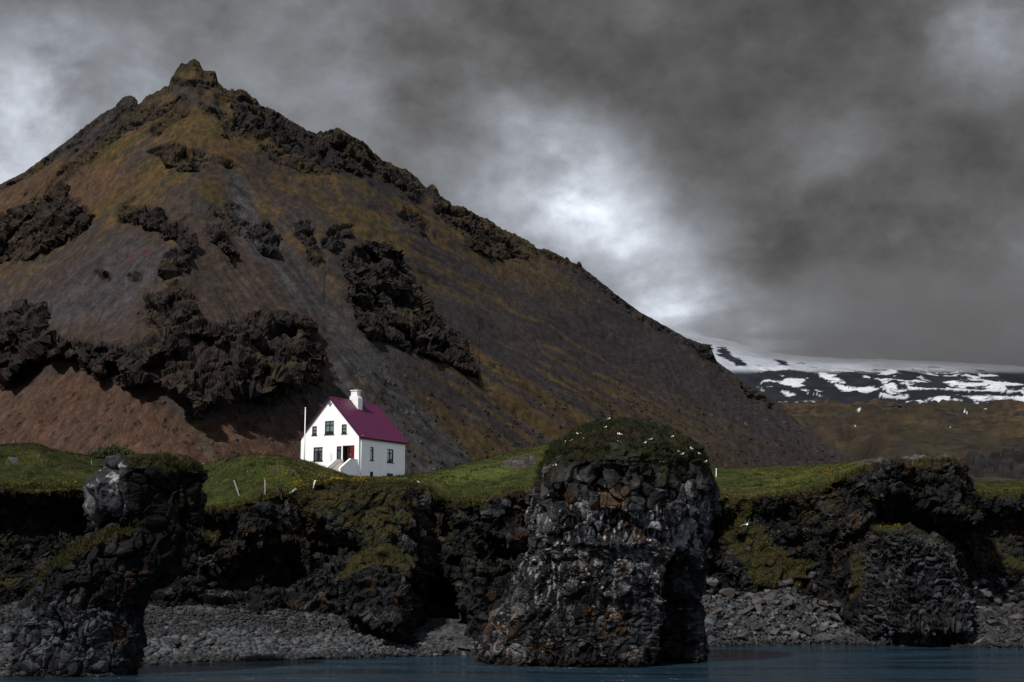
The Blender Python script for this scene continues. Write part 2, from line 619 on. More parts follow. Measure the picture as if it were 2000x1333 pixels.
    N0 = N0 * .7 + vd * .3
    push = np.zeros_like(u)
    b1 = blocks(W, (15, 15, 13), 71, .9, .7)
    b2 = blocks(W, (5.2, 5.2, 5.0), 72, .9, .4)
    rk = np.maximum(crag, rock_n * .55)
    b3 = blocks(W, (8.5, 8.5, 17), 73, .9, .5)
    b0 = blocks(P + 16 * np.stack([perlin(P / 34, 24), perlin(P / 34, 25), perlin(P / 34, 26)], -1), (44, 44, 36), 74, .9, .2)
    gul_n = np.clip(1 - np.abs(fbm(P / np.array([30, 30, 60]), 3, 58)) / .10, 0, 1)
    crk = np.clip(1 - np.abs(fbm(P / np.array([11, 14, 24]), 3, 59)) / .09, 0, 1)
    cs_ = sstep(crag, 0, 1)
    push += cs_ * (fbm(P / 36, 3, 53, .5) * 7 - gul_n * 3 - crk * 1.2) + rock_n * (1 - crag) * ((rid - .45) * 6 + fbm(P / 30, 3, 54) * 8 - crk * 2)
    bf = blocks(W, (24, 24, 30), 75, .9, 1.3, .35)
    push += rk * (bf[0] * 9.0 + b1[0] * 4.0 + b3[0] * 1.7 + b2[0] * .5)
    strata = perlin(np.stack([P[..., 0] / 160, P[..., 1] / 160, (P[..., 2] + .12 * P[..., 0]) / 9.0], -1), 57)
    push += rock_n * (1 - crag) * strata * 3.0
    push += (rib - .5) * 5 * sstep(tt, .05, .4) * (1 - crag) * sstep(u, 1500, 900)
    push += fbm(P / 55, 4, 81) * 6 * (1 - crag) + fbm(P / 9, 3, 85) * .9 + str1 * 1.1 * (1 - crag)
    # loose stones on the scree foot
    sc_st = blocks(P, (4.2, 4.2, 4.2), 91)
    st = (sc_st[2] > .88) & (sc_st[1] > .25)
    push += st * 1.1 * (1 - crag) * sstep(v, 640, 800)
    fade = sstep(below, 0, 10)[..., None]
    Pd = P + push[..., None] * lerp(vd * .4, N0, fade)
    N = normals(Pd)
    N *= np.sign(N[..., 2:3] + 1e-9)
    # ---- colours
    n_a, n_b = fbm(W / np.array([55, 130, 80]), 4, 101), fbm(P / np.array([11, 30, 20]), 4, 105, .6)
    col = np.broadcast_to(rgb(.052, .036, .027), P.shape).copy()
    col = mixc(col, (.043, .037, .037), sstep(str2 + .5 * n_a, -.1, .25))
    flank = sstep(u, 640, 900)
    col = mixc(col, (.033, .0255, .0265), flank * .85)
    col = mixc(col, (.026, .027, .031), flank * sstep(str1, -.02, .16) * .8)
    col = mixc(col, (.080, .050, .015), flank * sstep(str1 + .30 * sstep(v, 640, 900) - .12 * sstep(below, 160, 40), .08, .26) * .85 * sstep(u, 1700, 1100))
    och = sstep(n_a + .5 * n_b + .9 * (str1) + .30 * sstep(below, 330, 120) * sstep(u, 1500, 1000) - .15, .0, .26) * sstep(v, 680, 420)
    ochc = lerp(rgb(.074, .056, .010), rgb(.096, .054, .012), sstep(n_b, -.2, .2)[..., None])
    col = lerp(col, ochc, och[..., None] * .72)
    col = mixc(col, (.084, .046, .025), poly_in(uw, vw, [(-200, 380), (80, 310), (240, 300), (330, 370), (240, 400), (190, 430), (0, 560), (-200, 640)], 50) * .8)
    low = poly_in(uw, vw, [(-200, 720), (170, 710), (360, 800), (480, 800), (600, 780), (640, 1100), (-200, 1100)], 40)
    col = mixc(col, (.080, .042, .025), low * .9)
    gul = poly_in(uw + 14 * str1, vw, [(430, 300), (490, 350), (520, 420), (560, 520), (660, 610), (780, 740), (940, 900), (960, 1000), (740, 1000), (640, 770), (630, 640), (560, 600), (480, 500), (420, 380)], 28)
    col = mixc(col, (.066, .063, .063), gul * .9)
    col = mixc(col, (.026, .027, .031), gul * sstep(str1, .0, .14) * .8)
    col = mixc(col, (.075, .064, .052), gul * poly_in(uw, vw, [(600, 580), (680, 610), (770, 720), (740, 730), (660, 680)], 22) * .7)
    col = mixc(col, (.070, .043, .013), poly_in(uw, vw, [(630, 720), (700, 720), (800, 800), (860, 870), (900, 960), (650, 960)], 40) * sstep(str1, -.08, .22) * .8)
    mauve = poly_in(uw, vw, [(-60, 620), (60, 560), (220, 448), (260, 440), (335, 480), (335, 540), (290, 575), (240, 640), (110, 640)], 22)
    col = mixc(col, lerp(rgb(.050, .040, .040), rgb(.060, .058, .070), sstep(str2, -.2, .2)[..., None]), mauve * .95)
    scree = sstep(fbm(P / np.array([120, 200, 160]), 3, 127), -.15, .15) * sstep(below, 60, 160)
    col = mixc(col, (.052, .046, .048), scree * sstep(str3, .08, .28) * (.35 + .5 * gul))
    col = mixc(col, (.020, .017, .018), scree * sstep(-str3, .12, .32) * .5)
    red = poly_in(uw, vw, [(240, 515), (300, 475), (330, 470), (325, 490), (285, 520), (250, 525)], 6) * sstep(n_b, 0, .12)
    col = mixc(col, (.085, .022, .026), red * .8)
    rockc = lerp(rgb(.0055, .0048, .005), rgb(.031, .025, .0235), np.clip(b2[2] * .4 + b3[3] * .35 + b1[3] * .4, 0, 1)[..., None] ** 2)
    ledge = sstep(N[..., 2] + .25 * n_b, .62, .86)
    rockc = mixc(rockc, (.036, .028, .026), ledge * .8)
    rockc = mixc(rockc, (.030, .021, .016), sstep(fbm(P / np.array([18, 40, 30]), 3, 123), -.02, .2) * .8)
    rockc = mixc(rockc, (.020, .0155, .019), sstep(perlin(P / 120, 121), .0, .3) * .5)
    bl_ = fbm(P / np.array([9, 16, 14]), 4, 125)
    col = lerp(col, rockc, np.clip(np.maximum(crag * (.78 + .5 * bl_), rock_n * (.52 + .8 * bl_)), 0, 1)[..., None])
    moss = np.clip(crag + rock_n, 0, 1) * sstep(N[..., 2], .55, .8) * sstep(n_b + .6 * n_a, .0, .25) * sstep(u, -100, 150)
    col = mixc(col, (.050, .040, .012), moss * .75)
    dark_band = poly_in(uw, vw, [(430, 180), (520, 205), (640, 260), (760, 330), (860, 390), (800, 420), (700, 370), (560, 300), (470, 250)], 20)
    col = mixc(col, (.021, .016, .018), dark_band * .7)
    col = mixc(col, (.10, .09, .085), (st & (sc_st[3] > .6)) * .6 * (1 - crag) * sstep(v, 640, 800))
    col = mixc(col, (.022, .017, .014), (st & (sc_st[3] <= .6)) * .7 * (1 - crag) * sstep(v, 560, 700))
    path = np.exp(-((u - (395 + (v - 860) * .45 + 6 * perlin(np.stack([v / 20, v * 0, v * 0], -1), 7))) / 7) ** 2) * sstep(v, 790, 830)
    col = mixc(col, (.055, .055, .030), path * .8)
    col *= .53 * (1 + .16 * rng.normal(size=u.shape + (1,)).clip(-2, 2)) * (1 + .5 * n_b * (1 - .6 * flank) + .35 * fbm(P / np.array([3, 9, 6]), 2, 131))[..., None]
    # back of the mountain
    back = []
    for k in range(1, 15):
        q = Pd[-1].copy()
        q[:, 1] += k * 45.0
        q[:, 2] -= (k ** 1.15) * 27 + 14 * perlin(q / 60, 141) * min(k, 3)
        q[:, 2] = np.maximum(q[:, 2], 5)
        back.append(q)
    Pd = np.concatenate([Pd, np.array(back)], 0)
    col = np.concatenate([col, np.broadcast_to(col[-1], (14, C, 3))], 0)
    o = grid_obj('mountain', Pd, M_MOUNT, col)
    o.data.polygons.foreach_set('use_smooth', np.zeros(len(o.data.polygons), bool))
    return structure(o)


build_mountain()

# ================================================================ MOOR AND SNOW MOUNTAIN
def build_moor():
    px = np.concatenate([np.arange(-500, 1380, 30.0), np.arange(1380, 2060, 2.5), np.arange(2060, 2700, 20.0)])
    Y = np.geomspace(215, 3100, 420)[:, None]
    U = np.broadcast_to(px, (420, len(px)))
    X = (U - 1000) / F_PX * Y
    nf = sstep(Y, 1480, 1900)
    r = sstep(U, lerp(1610, 1250, nf), lerp(1735, 1400, nf))
    py_r = np.interp(np.log(Y[:, 0]), np.log([215, 300, 420, 700, 1100, 1700, 2500, 3100]), [940, 931, 921, 903, 880, 846, 812, 793])[:, None]
    z_r = EYE + (1094 - py_r) / F_PX * Y
    z = lerp(np.full(U.shape, 13.0), z_r, r)
    P = np.stack([X, Y + 0 * U, z], -1)
    sc_ = (Y / 900)
    hum = ridged(np.stack([X / 210, Y / 210 + 0 * U, 0 * U], -1), 4, 201) - .55
    fine = fbm(P / np.array([55, 55, 200]), 4, 205)
    amp = np.clip(Y / 1000, .02, 1.6) * r
    P[..., 2] += hum * 22 * amp + fine * 11 * amp + fbm(P / 14, 3, 209) * 1.6 * np.clip(Y / 500, .1, 1) * r
    u, v = to_px(P)
    rb = blocks(P, (3.2, 3.2, 3.2), 211)
    band = sstep(np.abs(Y - 330), 60, 20) * sstep(U, 1860, 1900) * sstep(fbm(P / 16, 3, 212), -.25, .1)
    P[..., 2] += band * (rb[0] * 3.0 + 2.0)
    n1, n2 = fbm(P / np.array([160, 240, 900]), 4, 221), fbm(P / np.array([26, 40, 80]), 4, 225)
    col = np.broadcast_to(rgb(.027, .020, .013), P.shape).copy()
    col = mixc(col, (.052, .034, .017), sstep(n1 + .7 * n2, -.05, .25))
    col = mixc(col, (.034, .030, .014), sstep(n2 - n1, .1, .4) * .7)
    col = mixc(col, (.013, .012, .012), sstep(n1 * .6 - n2, .08, .3) * .8)
    col = mixc(col, (.045, .040, .036), sstep(Y + 0 * U, 700, 420) * sstep(n2, .1, .3) * .6)
    col = lerp(col, lerp(rgb(.004, .004, .004), rgb(.022, .020, .020), (rb[2] ** 2)[..., None]), band[..., None])
    col = mixc(col, (.040, .045, .012), sstep(Y + 0 * U, 290, 250) * .8)
    sn = np.zeros_like(u)
    for cx, cy, rx, ry in [(1678, 799, 7, 2.4), (1702, 794, 5, 1.6), (1738, 775, 6, 2), (1797, 785, 4, 1.6), (1884, 804, 7, 2.2), (1987, 782, 9, 2.0), (1978, 776, 6, 1.6), (1650, 776, 7, 1.6), (1838, 776, 3, 1.4)]:
        sn = np.maximum(sn, sstep(((u - cx + 3 * n2) / (rx * .75)) ** 2 + ((v - cy + 2 * n1) / (ry * .33)) ** 2, 1.3, .8))
    col = mixc(col, (.72, .75, .80), sn)
    col *= np.where(sn[..., None] > .3, .7, .80) * (1 + .5 * fbm(P / np.array([9, 20, 20]), 3, 229))[..., None]
    return structure(grid_obj('hills', P, M_MOOR, col))


build_moor()


def build_snow_mountain():
    px = np.arange(1180, 2300, 2.2)
    Y = np.linspace(2900, 8200, 330)[:, None]
    U = np.broadcast_to(px, (330, len(px)))
    top = table(px, [(1180, 625), (1360, 655), (1420, 664), (1500, 688), (1600, 700), (1720, 704), (1850, 708), (1950, 714), (2060, 722), (2300, 735)], 8)
    sp = np.linspace(0, 1, 330)[:, None]
    py = lerp(800, top, 1 - (1 - sp) ** 1.5)
    P = at(U, py, Y + 0 * U)
    rel = ridged(P / np.array([420, 700, 900]), 5, 301) - .5
    P[..., 2] += rel * 62 * sstep(sp, 0, .12) * (1 - .75 * sp) + fbm(P / 90, 3, 307) * 14 * (1 - .6 * sp)
    u, v = to_px(P)
    n = fbm(P / np.array([130, 260, 130]), 5, 311, .6)
    n2 = fbm(P / np.array([420, 900, 300]), 4, 315)
    uu, vv = u + 11 * n + 9 * perlin(P / 60, 333), v + 5 * n

    def z8(l):
        return [(1300 + .35 * a, 620 + .35 * b) for a, b in l]
    dk = np.zeros_like(u)
    for pl in ([(410, 330), (560, 298), (700, 290), (830, 305), (890, 345), (960, 390), (1000, 412), (940, 430), (880, 430), (840, 470), (400, 480)],
               [(905, 338), (990, 303), (1060, 301), (1130, 318), (1190, 350), (1212, 378), (1190, 402), (1130, 388), (1090, 392), (1050, 398), (1000, 375), (950, 338)],
               [(1260, 286), (1400, 303), (1500, 318), (1590, 388), (1500, 392), (1440, 366), (1380, 345), (1300, 310)],
               [(1280, 345), (1360, 380), (1350, 405), (1285, 408)], [(1610, 343), (1750, 348), (1810, 366), (1640, 364)],
               [(1140, 284), (1240, 290), (1250, 300), (1160, 298)], [(1330, 278), (1450, 300), (1520, 318), (1420, 306)], [(1540, 302), (1600, 310), (1560, 314)],
               [(1680, 275), (1790, 300), (1780, 310), (1720, 295)], [(1880, 382), (2010, 372), (2010, 410), (1900, 408)], [(1930, 348), (2010, 352), (2010, 366)],
               [(1680, 382), (1780, 385), (1760, 405), (1690, 400)], [(1340, 402), (1480, 398), (1700, 405), (2000, 412), (2000, 440), (1340, 440)],
               [(295, 168), (330, 163), (362, 200), (432, 240), (442, 268), (400, 278), (350, 242), (290, 218)], [(475, 253), (555, 268), (550, 274), (490, 262)],
               [(598, 230), (660, 238), (700, 275), (640, 268)], [(730, 245), (775, 255), (770, 266), (735, 262)], [(180, 140), (260, 150), (270, 185), (200, 180)]):
        dk = np.maximum(dk, poly_in(uu, vv, z8(pl), 1.6))
    for pl in ([(520, 372), (545, 345), (590, 335), (640, 360), (660, 340), (770, 335), (776, 362), (740, 390), (680, 397), (640, 377), (560, 387)],
               [(636, 398), (722, 430), (690, 447), (640, 418)], [(612, 319), (658, 325), (650, 334)], [(818, 393), (850, 410), (920, 430), (1010, 408), (1022, 420), (930, 442), (860, 440), (830, 422)],
               [(498, 374), (562, 416), (540, 414)], [(730, 400), (790, 405), (830, 432), (780, 420)], [(1085, 318), (1132, 347), (1140, 325)],
               [(1145, 318), (1222, 335), (1288, 365), (1272, 392), (1220, 407), (1192, 396), (1210, 370), (1180, 345)], [(1400, 320), (1500, 350), (1480, 360), (1420, 340)]):
        dk *= 1 - poly_in(uu, vv, z8(pl), 1.6)
    dk = np.maximum(dk, sstep(n2 + .9 * n + .05 * perlin(P / 45, 335), .00, .04) * sstep(v, 718, 732))
    speck = sstep(n2 + 1.1 * n - .25 * sp, .30, .36) * sstep(sp, .95, .5)
    dk = np.maximum(dk, speck * .9)
    dk = np.maximum(dk, sstep(v, 762, 772) * sstep(n, -.05, .12))
    snow = lerp(rgb(.46, .49, .53), rgb(.30, .325, .37), sstep(n2 + .9 * sstep(v, 735, 700), -.1, .6)[..., None])  # upper snow painted greyer, standing in for cloud shade and fade
    rock = lerp(rgb(.007, .0085, .013), rgb(.015, .016, .020), sstep(n, -.2, .3)[..., None])
    col = lerp(snow, rock, dk[..., None])
    back = [P[-1] + np.array([0, 600.0 * k, -90.0 * k]) for k in (1, 2, 3)]
    P = np.concatenate([P, np.array(back)], 0)
    col = np.concatenate([col, np.broadcast_to(col[-1], (3,) + col.shape[1:])], 0)
    o = grid_obj('snow_mountain', P, M_SNOW, col)
    return structure(o)


build_snow_mountain()

def low_clouds():
    """the cloud that sits on the snow mountain: one closed body of even thin vapour"""
    V0, F0 = ico(6)
    rad = np.array([1900., 1500., 240.])
    c = np.array([2720., 6900., 1075.])
    V = V0 * rad
    n = fbm(V0 * 2.6, 5, 901)
    V = V * (1 + .75 * n)[:, None] + c
    m = bpy.data.materials.new('cloud_vapour')
    m.use_nodes = True
    t = NT(m.node_tree)
    p = t.new('ShaderNodeVolumePrincipled')
    p.inputs['Color'].default_value = (.30, .305, .315, 1)
    p.inputs['Density'].default_value = .0009
    o = t.new('ShaderNodeOutputMaterial')
    t.link(p.outputs[0], o.inputs[1])
    return stuff(raw_mesh('low_clouds', V, F0, m))


low_clouds()

# ================================================================ HEADLAND: cliff, turf, plain behind
EDGE = [(-120, 948), (0, 952), (80, 957), (150, 955), (180, 962), (300, 985), (390, 998), (440, 992), (470, 986), (500, 981), (540, 968), (560, 965), (590, 960), (620, 948), (660, 941),
        (700, 946), (760, 946), (800, 943), (820, 952), (850, 967), (880, 977), (950, 976), (1000, 970), (1040, 965), (1100, 962), (1400, 967), (1430, 976), (1480, 972), (1540, 966),
        (1600, 955), (1640, 938), (1680, 915), (1720, 905), (1780, 903), (1830, 900), (1876, 899), (1886, 925), (1894, 962), (1940, 968), (2000, 962), (2120, 960)]
EDGE_Y = [(-120, 146), (180, 145), (390, 142), (560, 142), (620, 146), (800, 147), (850, 151), (1040, 152), (1100, 158), (1400, 163), (1600, 160), (1720, 153), (1876, 152), (1896, 164), (2120, 166)]
CREST = [(-120, 866), (0, 869), (30, 866), (60, 865), (80, 868), (95, 875), (110, 882), (150, 888), (180, 893), (260, 905), (330, 912), (390, 911), (410, 905), (440, 896), (480, 891), (530, 890),
         (560, 892), (590, 899), (620, 909), (650, 921), (680, 930), (700, 932), (740, 933), (790, 930), (830, 925), (880, 914), (950, 897), (1000, 882), (1040, 872), (1080, 866), (1120, 875),
         (1300, 912), (1400, 916), (1450, 914), (1500, 912), (1560, 910), (1640, 907), (1690, 904), (1720, 898), (1760, 897), (1830, 892), (1868, 893), (1882, 910), (1894, 948), (1940, 944), (2000, 940), (2120, 938)]
CREST_Y = [(-120, 158), (80, 157), (180, 166), (400, 162), (480, 152), (560, 153), (600, 156), (650, 158), (700, 159.4), (800, 161), (900, 172), (1000, 188), (1100, 190), (1400, 205), (1640, 200),
           (1690, 185), (1730, 157), (1870, 156), (1896, 186), (2120, 190)]
FOOT = [(-120, 1185, 4), (270, 1195, 3.6), (540, 1198, 3.4), (640, 1212, 2.8), (720, 1235, 1.8), (790, 1255, .9), (830, 1262, .6), (1000, 1262, .6), (1100, 1240, 1.2), (1300, 1200, 2.2),
        (1365, 1160, 4.6), (1450, 1180, 3.6), (1540, 1150, 5.2), (1600, 1190, 3.1), (1660, 1235, 1.0), (1750, 1250, .4), (1880, 1250, .4), (1920, 1200, 2.8), (2000, 1190, 3.2), (2120, 1190, 3.2)]
WATERLINE = [(-120, 1322), (30, 1322), (150, 1315), (270, 1300), (400, 1293), (600, 1288), (850, 1282), (930, 1278), (1000, 1278), (1100, 1276), (1360, 1266), (1400, 1262), (1600, 1258), (1750, 1262),
             (1900, 1265), (2120, 1270)]
CLIFF_FORMS = [   # polygon, push towards the sea (+) or into the cliff (-), feather
    ([(560, 950), (810, 935), (840, 1000), (860, 1080), (830, 1150), (840, 1275), (760, 1265), (665, 1225), (655, 1130), (690, 1080), (590, 1040)], 4.0, 40),
    ([(680, 1085), (760, 1075), (825, 1095), (842, 1180), (805, 1262), (690, 1230), (658, 1130)], 2.6, 18),
    ([(735, 1150), (800, 1150), (815, 1275), (745, 1255)], 1.8, 22),
    ([(800, 1140), (860, 1100), (905, 1150), (920, 1240), (905, 1280), (808, 1275)], -9.0, 22),
    ([(470, 1070), (585, 1055), (605, 1110), (560, 1158), (400, 1165), (390, 1110)], -4.5, 22),
    ([(-200, 958), (165, 962), (170, 1050), (60, 1120), (-200, 1140)], -6.0, 14),
    ([(380, 1000), (470, 1005), (480, 1060), (390, 1090)], -2.0, 14),
    ([(480, 985), (540, 985), (560, 1040), (520, 1075), (470, 1060)], 2.6, 20),
    ([(605, 1040), (680, 1060), (660, 1120), (610, 1110)], -3.0, 18),
    ([(870, 1000), (925, 1005), (955, 1120), (965, 1255), (925, 1270), (890, 1100)], 2.6, 20),
    ([(945, 968), (1050, 960), (1050, 1060), (1000, 1075), (935, 1050)], 3.0, 14),
    ([(955, 1062), (1040, 1062), (1010, 1110), (960, 1100)], -3.0, 12),
    ([(1640, 945), (1720, 902), (1888, 896), (1900, 1000), (1892, 1045), (1840, 1030), (1760, 975), (1690, 1000)], 3.4, 12),
    ([(1700, 985), (1860, 1010), (1880, 1065), (1810, 1035), (1710, 1022)], -6.0, 14),
    ([(1690, 1032), (1740, 1012), (1800, 1028), (1855, 1080), (1895, 1180), (1912, 1290), (1632, 1290), (1655, 1180), (1688, 1100)], 7.0, 55),
    ([(1868, 970), (1900, 985), (1908, 1115), (1878, 1105)], 3.0, 10),
    ([(1395, 975), (1440, 1000), (1462, 1060), (1420, 1140), (1340, 1140)], -3.5, 20),
    ([(1475, 965), (1530, 970), (1530, 1010), (1480, 1005)], 1.8, 12),
    ([(1515, 1025), (1560, 1030), (1565, 1060), (1520, 1060)], 1.6, 10),
    ([(1595, 1000), (1700, 960), (1720, 1010), (1660, 1060), (1600, 1050)], 2.0, 16),
    ([(1905, 990), (2060, 990), (2060, 1100), (1960, 1080), (1910, 1040)], -4.0, 16),
]
GRASSY = [([(555, 960), (805, 945), (832, 1010), (800, 1060), (760, 1080), (845, 1112), (690, 1135), (660, 1115), (700, 1060), (600, 1030)], 16, .70),
          ([(655, 1130), (690, 1085), (760, 1075), (830, 1100), (800, 1130), (740, 1125), (690, 1150)], 8, 1.0),
          ([(600, 960), (680, 945), (700, 990), (620, 1000)], 12, .45),
          ([(1395, 968), (1475, 970), (1480, 1015), (1545, 1080), (1605, 1092), (1565, 1155), (1470, 1160), (1430, 1080)], 14, .85),
          ([(1698, 1034), (1740, 1012), (1802, 1030), (1850, 1065), (1790, 1050), (1715, 1052)], 5, 1.0),
          ([(1648, 1090), (1692, 1080), (1694, 1140), (1655, 1180)], 8, .8),
          ([(1560, 960), (1640, 950), (1640, 1000), (1560, 1060)], 14, .45),
          ([(1905, 1050), (2120, 1140), (2120, 1165), (1915, 1100)], 10, .8),
          ([(390, 1000), (440, 1010), (420, 1060), (385, 1070)], 8, .7),
          ([(-100, 1130), (60, 1090), (100, 1110), (20, 1180)], 12, .3)]
HL = {}


def build_headland():
    px = np.arange(-120, 2121, 1.6)
    C = len(px)
    jag = np.stack([px / 14.0, px * 0, px * 0], -1)
    pe = table(px, EDGE, 3) + 5 * fbm(jag, 4, 401) + 3 * fbm(jag * 3.1, 3, 405)
    Ye = table(px, EDGE_Y, 8)
    pc = table(px, CREST, 4) + 1.2 * fbm(jag * 1.2, 3, 409)
    Yc = table(px, CREST_Y, 8)
    E_ = at(px, pe, Ye)
    K = at(px, np.minimum(pc, pe - 2), Yc)
    fz = table(px, FOOT, 6, 2)
    Ff = on_level(px, table(px, FOOT, 6), fz)
    n1, n2, n3 = 250, 90, 14
    s = np.linspace(0, 1, n1)[:, None]
    g = 1 - (1 - s) ** 1.45
    base = np.empty((n1, C, 3))
    base[..., 1] = lerp(Ff[:, 1], E_[:, 1], g)
    base[..., 2] = lerp(Ff[:, 2] - 1.2, E_[:, 2], s)
    dd = base[..., 1] * CP + (base[..., 2] - EYE) * SP
    base[..., 0] = (px - 1000) / F_PX * dd
    u, v = to_px(base)
    uw = u + 9 * fbm(base / 2.2, 3, 411)
    vw = v + 9 * fbm(base / 2.2, 3, 415)
    push = np.zeros_like(u)
    for pl, amp, fe in CLIFF_FORMS:
        push += amp * poly_in(uw, vw, pl, fe)
    f1 = fbm(base / 7.0, 4, 451)
    lipf, botf = sstep(1 - s, 0, .045), sstep(s, 0, .03)
    mac = (push + f1 * 3.0) * lipf * (.35 + .65 * botf)
    base = base + mac[..., None] * np.array([0, -.96, .12])
    fi = even_rows(base)
    sb = np.broadcast_to(s, u.shape)
    base, u, v, sb = [take_rows(A, fi) for A in (base, u, v, sb)]
    s = sb
    uw = u + 9 * fbm(base / 2.2, 3, 411)
    vw = v + 9 * fbm(base / 2.2, 3, 415)
    gr = np.zeros_like(u)
    for pl, fe, k in GRASSY:
        gr = np.maximum(gr, k * poly_in(uw, vw, pl, fe))
    wob = base + .7 * np.stack([perlin(base / 1.9, 421), perlin(base / 1.9, 422), perlin(base / 1.9, 423)], -1)
    big, med, sml = blocks(wob, (2.4, 2.4, 2.2), 431, .9, 1.3, .3), blocks(wob, (.95, .95, .85), 432, .9, 1.3, .3), blocks(wob, (.44, .44, .40), 433)
    # columns of the buttress: courses of stubby ends above, upright shafts below
    but = poly_in(u, v, [(1670, 1050), (1850, 1050), (1890, 1150), (1905, 1290), (1636, 1290), (1660, 1180)], 14)
    shaft = sstep(v, 1195, 1210) * sstep(u, 1720, 1745) * sstep(u, 1860, 1830)
    cour = blocks(base + .18 * perlin(base / 2.2, 443)[..., None], (1.1, 1.1, .40), 441, .7, .3, 1.0)
    shaf = blocks(base + .25 * perlin(base / 1.5, 445)[..., None], (.62, .62, 6.0), 446, .8, .0, 1.0)
    rel = big[0] * 1.0 + med[0] * .5 + sml[0] * .22
    relb = lerp(cour[0] * .52 + sml[0] * .14 + med[0] * .45, shaf[0] * .8, shaft) + big[0] * .45
    rel = lerp(rel, relb, but)
    rock_amt = 1 - .75 * np.clip(gr, 0, 1)
    soft = fbm(base / 1.1, 4, 455) * .45
    N0 = normals(base)
    N0 *= np.sign(-N0[..., 1:2] + .4 * N0[..., 2:3] + 1e-9)
    topf = sstep(1 - s, 0, .03)
    push = (rel * rock_amt * 1.0 + soft * np.clip(gr, 0, 1)) * topf * (.4 + .6 * sstep(s, 0, .03))
    cl = base + push[..., None] * (N0 * .75 + np.array([0, -.25, .08]))
    cl[..., 2] += fbm(base / 1.6, 3, 457) * .3 * topf
    # ---- turf
    a = np.linspace(0, 1, n2 + 1)[1:, None]
    tz = np.sin(a * np.pi / 2) * .45 + a * .55
    tf = np.empty((n2, C, 3))
    Es = blur_rows(E_[:, 2], 22)
    we = sstep(a, .22, .0)
    tf[..., 1] = lerp(E_[:, 1], K[:, 1], a)
    tf[..., 2] = lerp(Es + (E_[:, 2] - Es) * we, blur_rows(K[:, 2], 4), tz)
    dd = tf[..., 1] * CP + (tf[..., 2] - EYE) * SP
    tf[..., 0] = (px - 1000) / F_PX * dd
    tu, tv = to_px(tf)
    lump = fbm(tf / np.array([5.5, 3.5, 9]), 4, 461) * .55 + fbm(tf / .9, 3, 465) * .11 + .10 * ridged(tf / 1.8, 3, 468)
    hf = sstep(a, 0, .15) * (1 - .85 * sstep(tu, 660, 700) * sstep(tu, 830, 790) * sstep(a, .5, .8))
    tf[..., 2] += lump * hf * (1 - .5 * sstep(a, .85, 1))
    tock = poly_in(tu + 6 * fbm(tf / .8, 3, 471), tv + 4 * fbm(tf / .8, 3, 472), [(975, 905), (1005, 893), (1045, 892), (1050, 912), (1020, 920), (985, 922)], 5)
    for pl in ([(525, 915), (545, 914), (545, 924), (530, 925)], [(566, 922), (580, 922), (580, 931), (568, 931)], [(15, 897), (38, 896), (36, 908), (18, 910)], [(118, 905), (138, 908), (136, 918), (112, 918)],
               [(68, 893), (80, 892), (80, 900), (70, 902)]):
        tock = np.maximum(tock, poly_in(tu + 5 * fbm(tf / .5, 2, 473), tv + 3 * fbm(tf / .5, 2, 474), pl, 3))
    right_crag = sstep(tu, 1660, 1700) * sstep(tu, 1893, 1884)
    tb = blocks(tf, (.9, .9, .8), 475)
    tf[..., 2] += tock * (tb[0] * .30 + .1) + right_crag * hf * tb[0] * .6
    # ---- land behind, falling away to the plain
    bk = np.empty((n3, C, 3))
    for i in range(n3):
        k = (i + 1) / n3
        Yb = lerp(K[:, 1], np.full(C, 260.0), k ** 1.3)
        zb = lerp(tf[-1, :, 2], np.full(C, 13.5), sstep(np.full(C, k), 0.10, .8)) - .25 * k
        bk[i, :, 1], bk[i, :, 2] = Yb, zb
        bk[i, :, 0] = K[:, 0] * Yb / K[:, 1]
    P = np.concatenate([cl, tf, bk], 0)
    N = normals(P)
    N *= np.sign(N[..., 2:3] + 1e-9)
    # ---- colours
    A = P[:n1]
    gn = fbm(A / 1.4, 4, 481)
    gl = fbm(A / 5.5, 3, 485)
    up = N[:n1, :, 2]
    tone = np.clip(.25 * big[2] + .45 * med[2] + .4 * sml[3], 0, 1)
    ck = lerp(rgb(.0022, .0022, .0026), rgb(.022, .0225, .026), tone[..., None] ** 2.8)
    pale = sstep(med[3] + .5 * gl, .86, .98)
    ck = mixc(ck, (.070, .070, .078), pale * .55)
    ck = mixc(ck, (.017, .0115, .008), sstep(gl + .5 * gn, .05, .35) * .7)
    rust = sstep(fbm(A / 2.4, 3, 487) + .3 * (med[3] - .5), .32, .40)
    ck = mixc(ck, (.040, .019, .006), rust * .5)
    ck = mixc(ck, lerp(rgb(.005, .0052, .006), rgb(.048, .052, .060), (lerp(cour[2], shaf[2] * .8, shaft) ** 2.2)[..., None]), but * .9)
    shade_side = sstep(u, 480, 300)                     # shade of the western bay, painted as darker rock
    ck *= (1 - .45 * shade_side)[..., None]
    gcol = lerp(rgb(.019, .020, .005), rgb(.026, .018, .007), sstep(gn + .4 * gl, -.15, .25)[..., None])
    gcol = mixc(gcol, (.022, .029, .006), sstep(up, .6, .85) * .6)
    gm = np.clip(sstep(gr + .9 * gn + .5 * (up - .55), .42, .62) + .8 * sstep(up + .5 * gn, .80, .95) * sstep(s + 0 * u, .30, .5) * sstep(np.abs(u - 1200), 150, 250), 0, 1)
    ck = lerp(ck, gcol, gm[..., None])
    lip = sstep(s + .03 * gn, .935, .975)
    ck = mixc(ck, (.022, .013, .007), lip * .8)
    ck = lerp(ck, rgb(.030, .036, .008), (sstep(s + .02 * gn, .975, .99))[..., None])
    B = P[n1:]
    g1, g2, g3 = fbm(B / np.array([6, 4, 6]), 4, 491), fbm(B / 1.2, 4, 495), fbm(B / .35, 2, 499)
    gc = np.broadcast_to(rgb(.022, .028, .006), B.shape).copy()
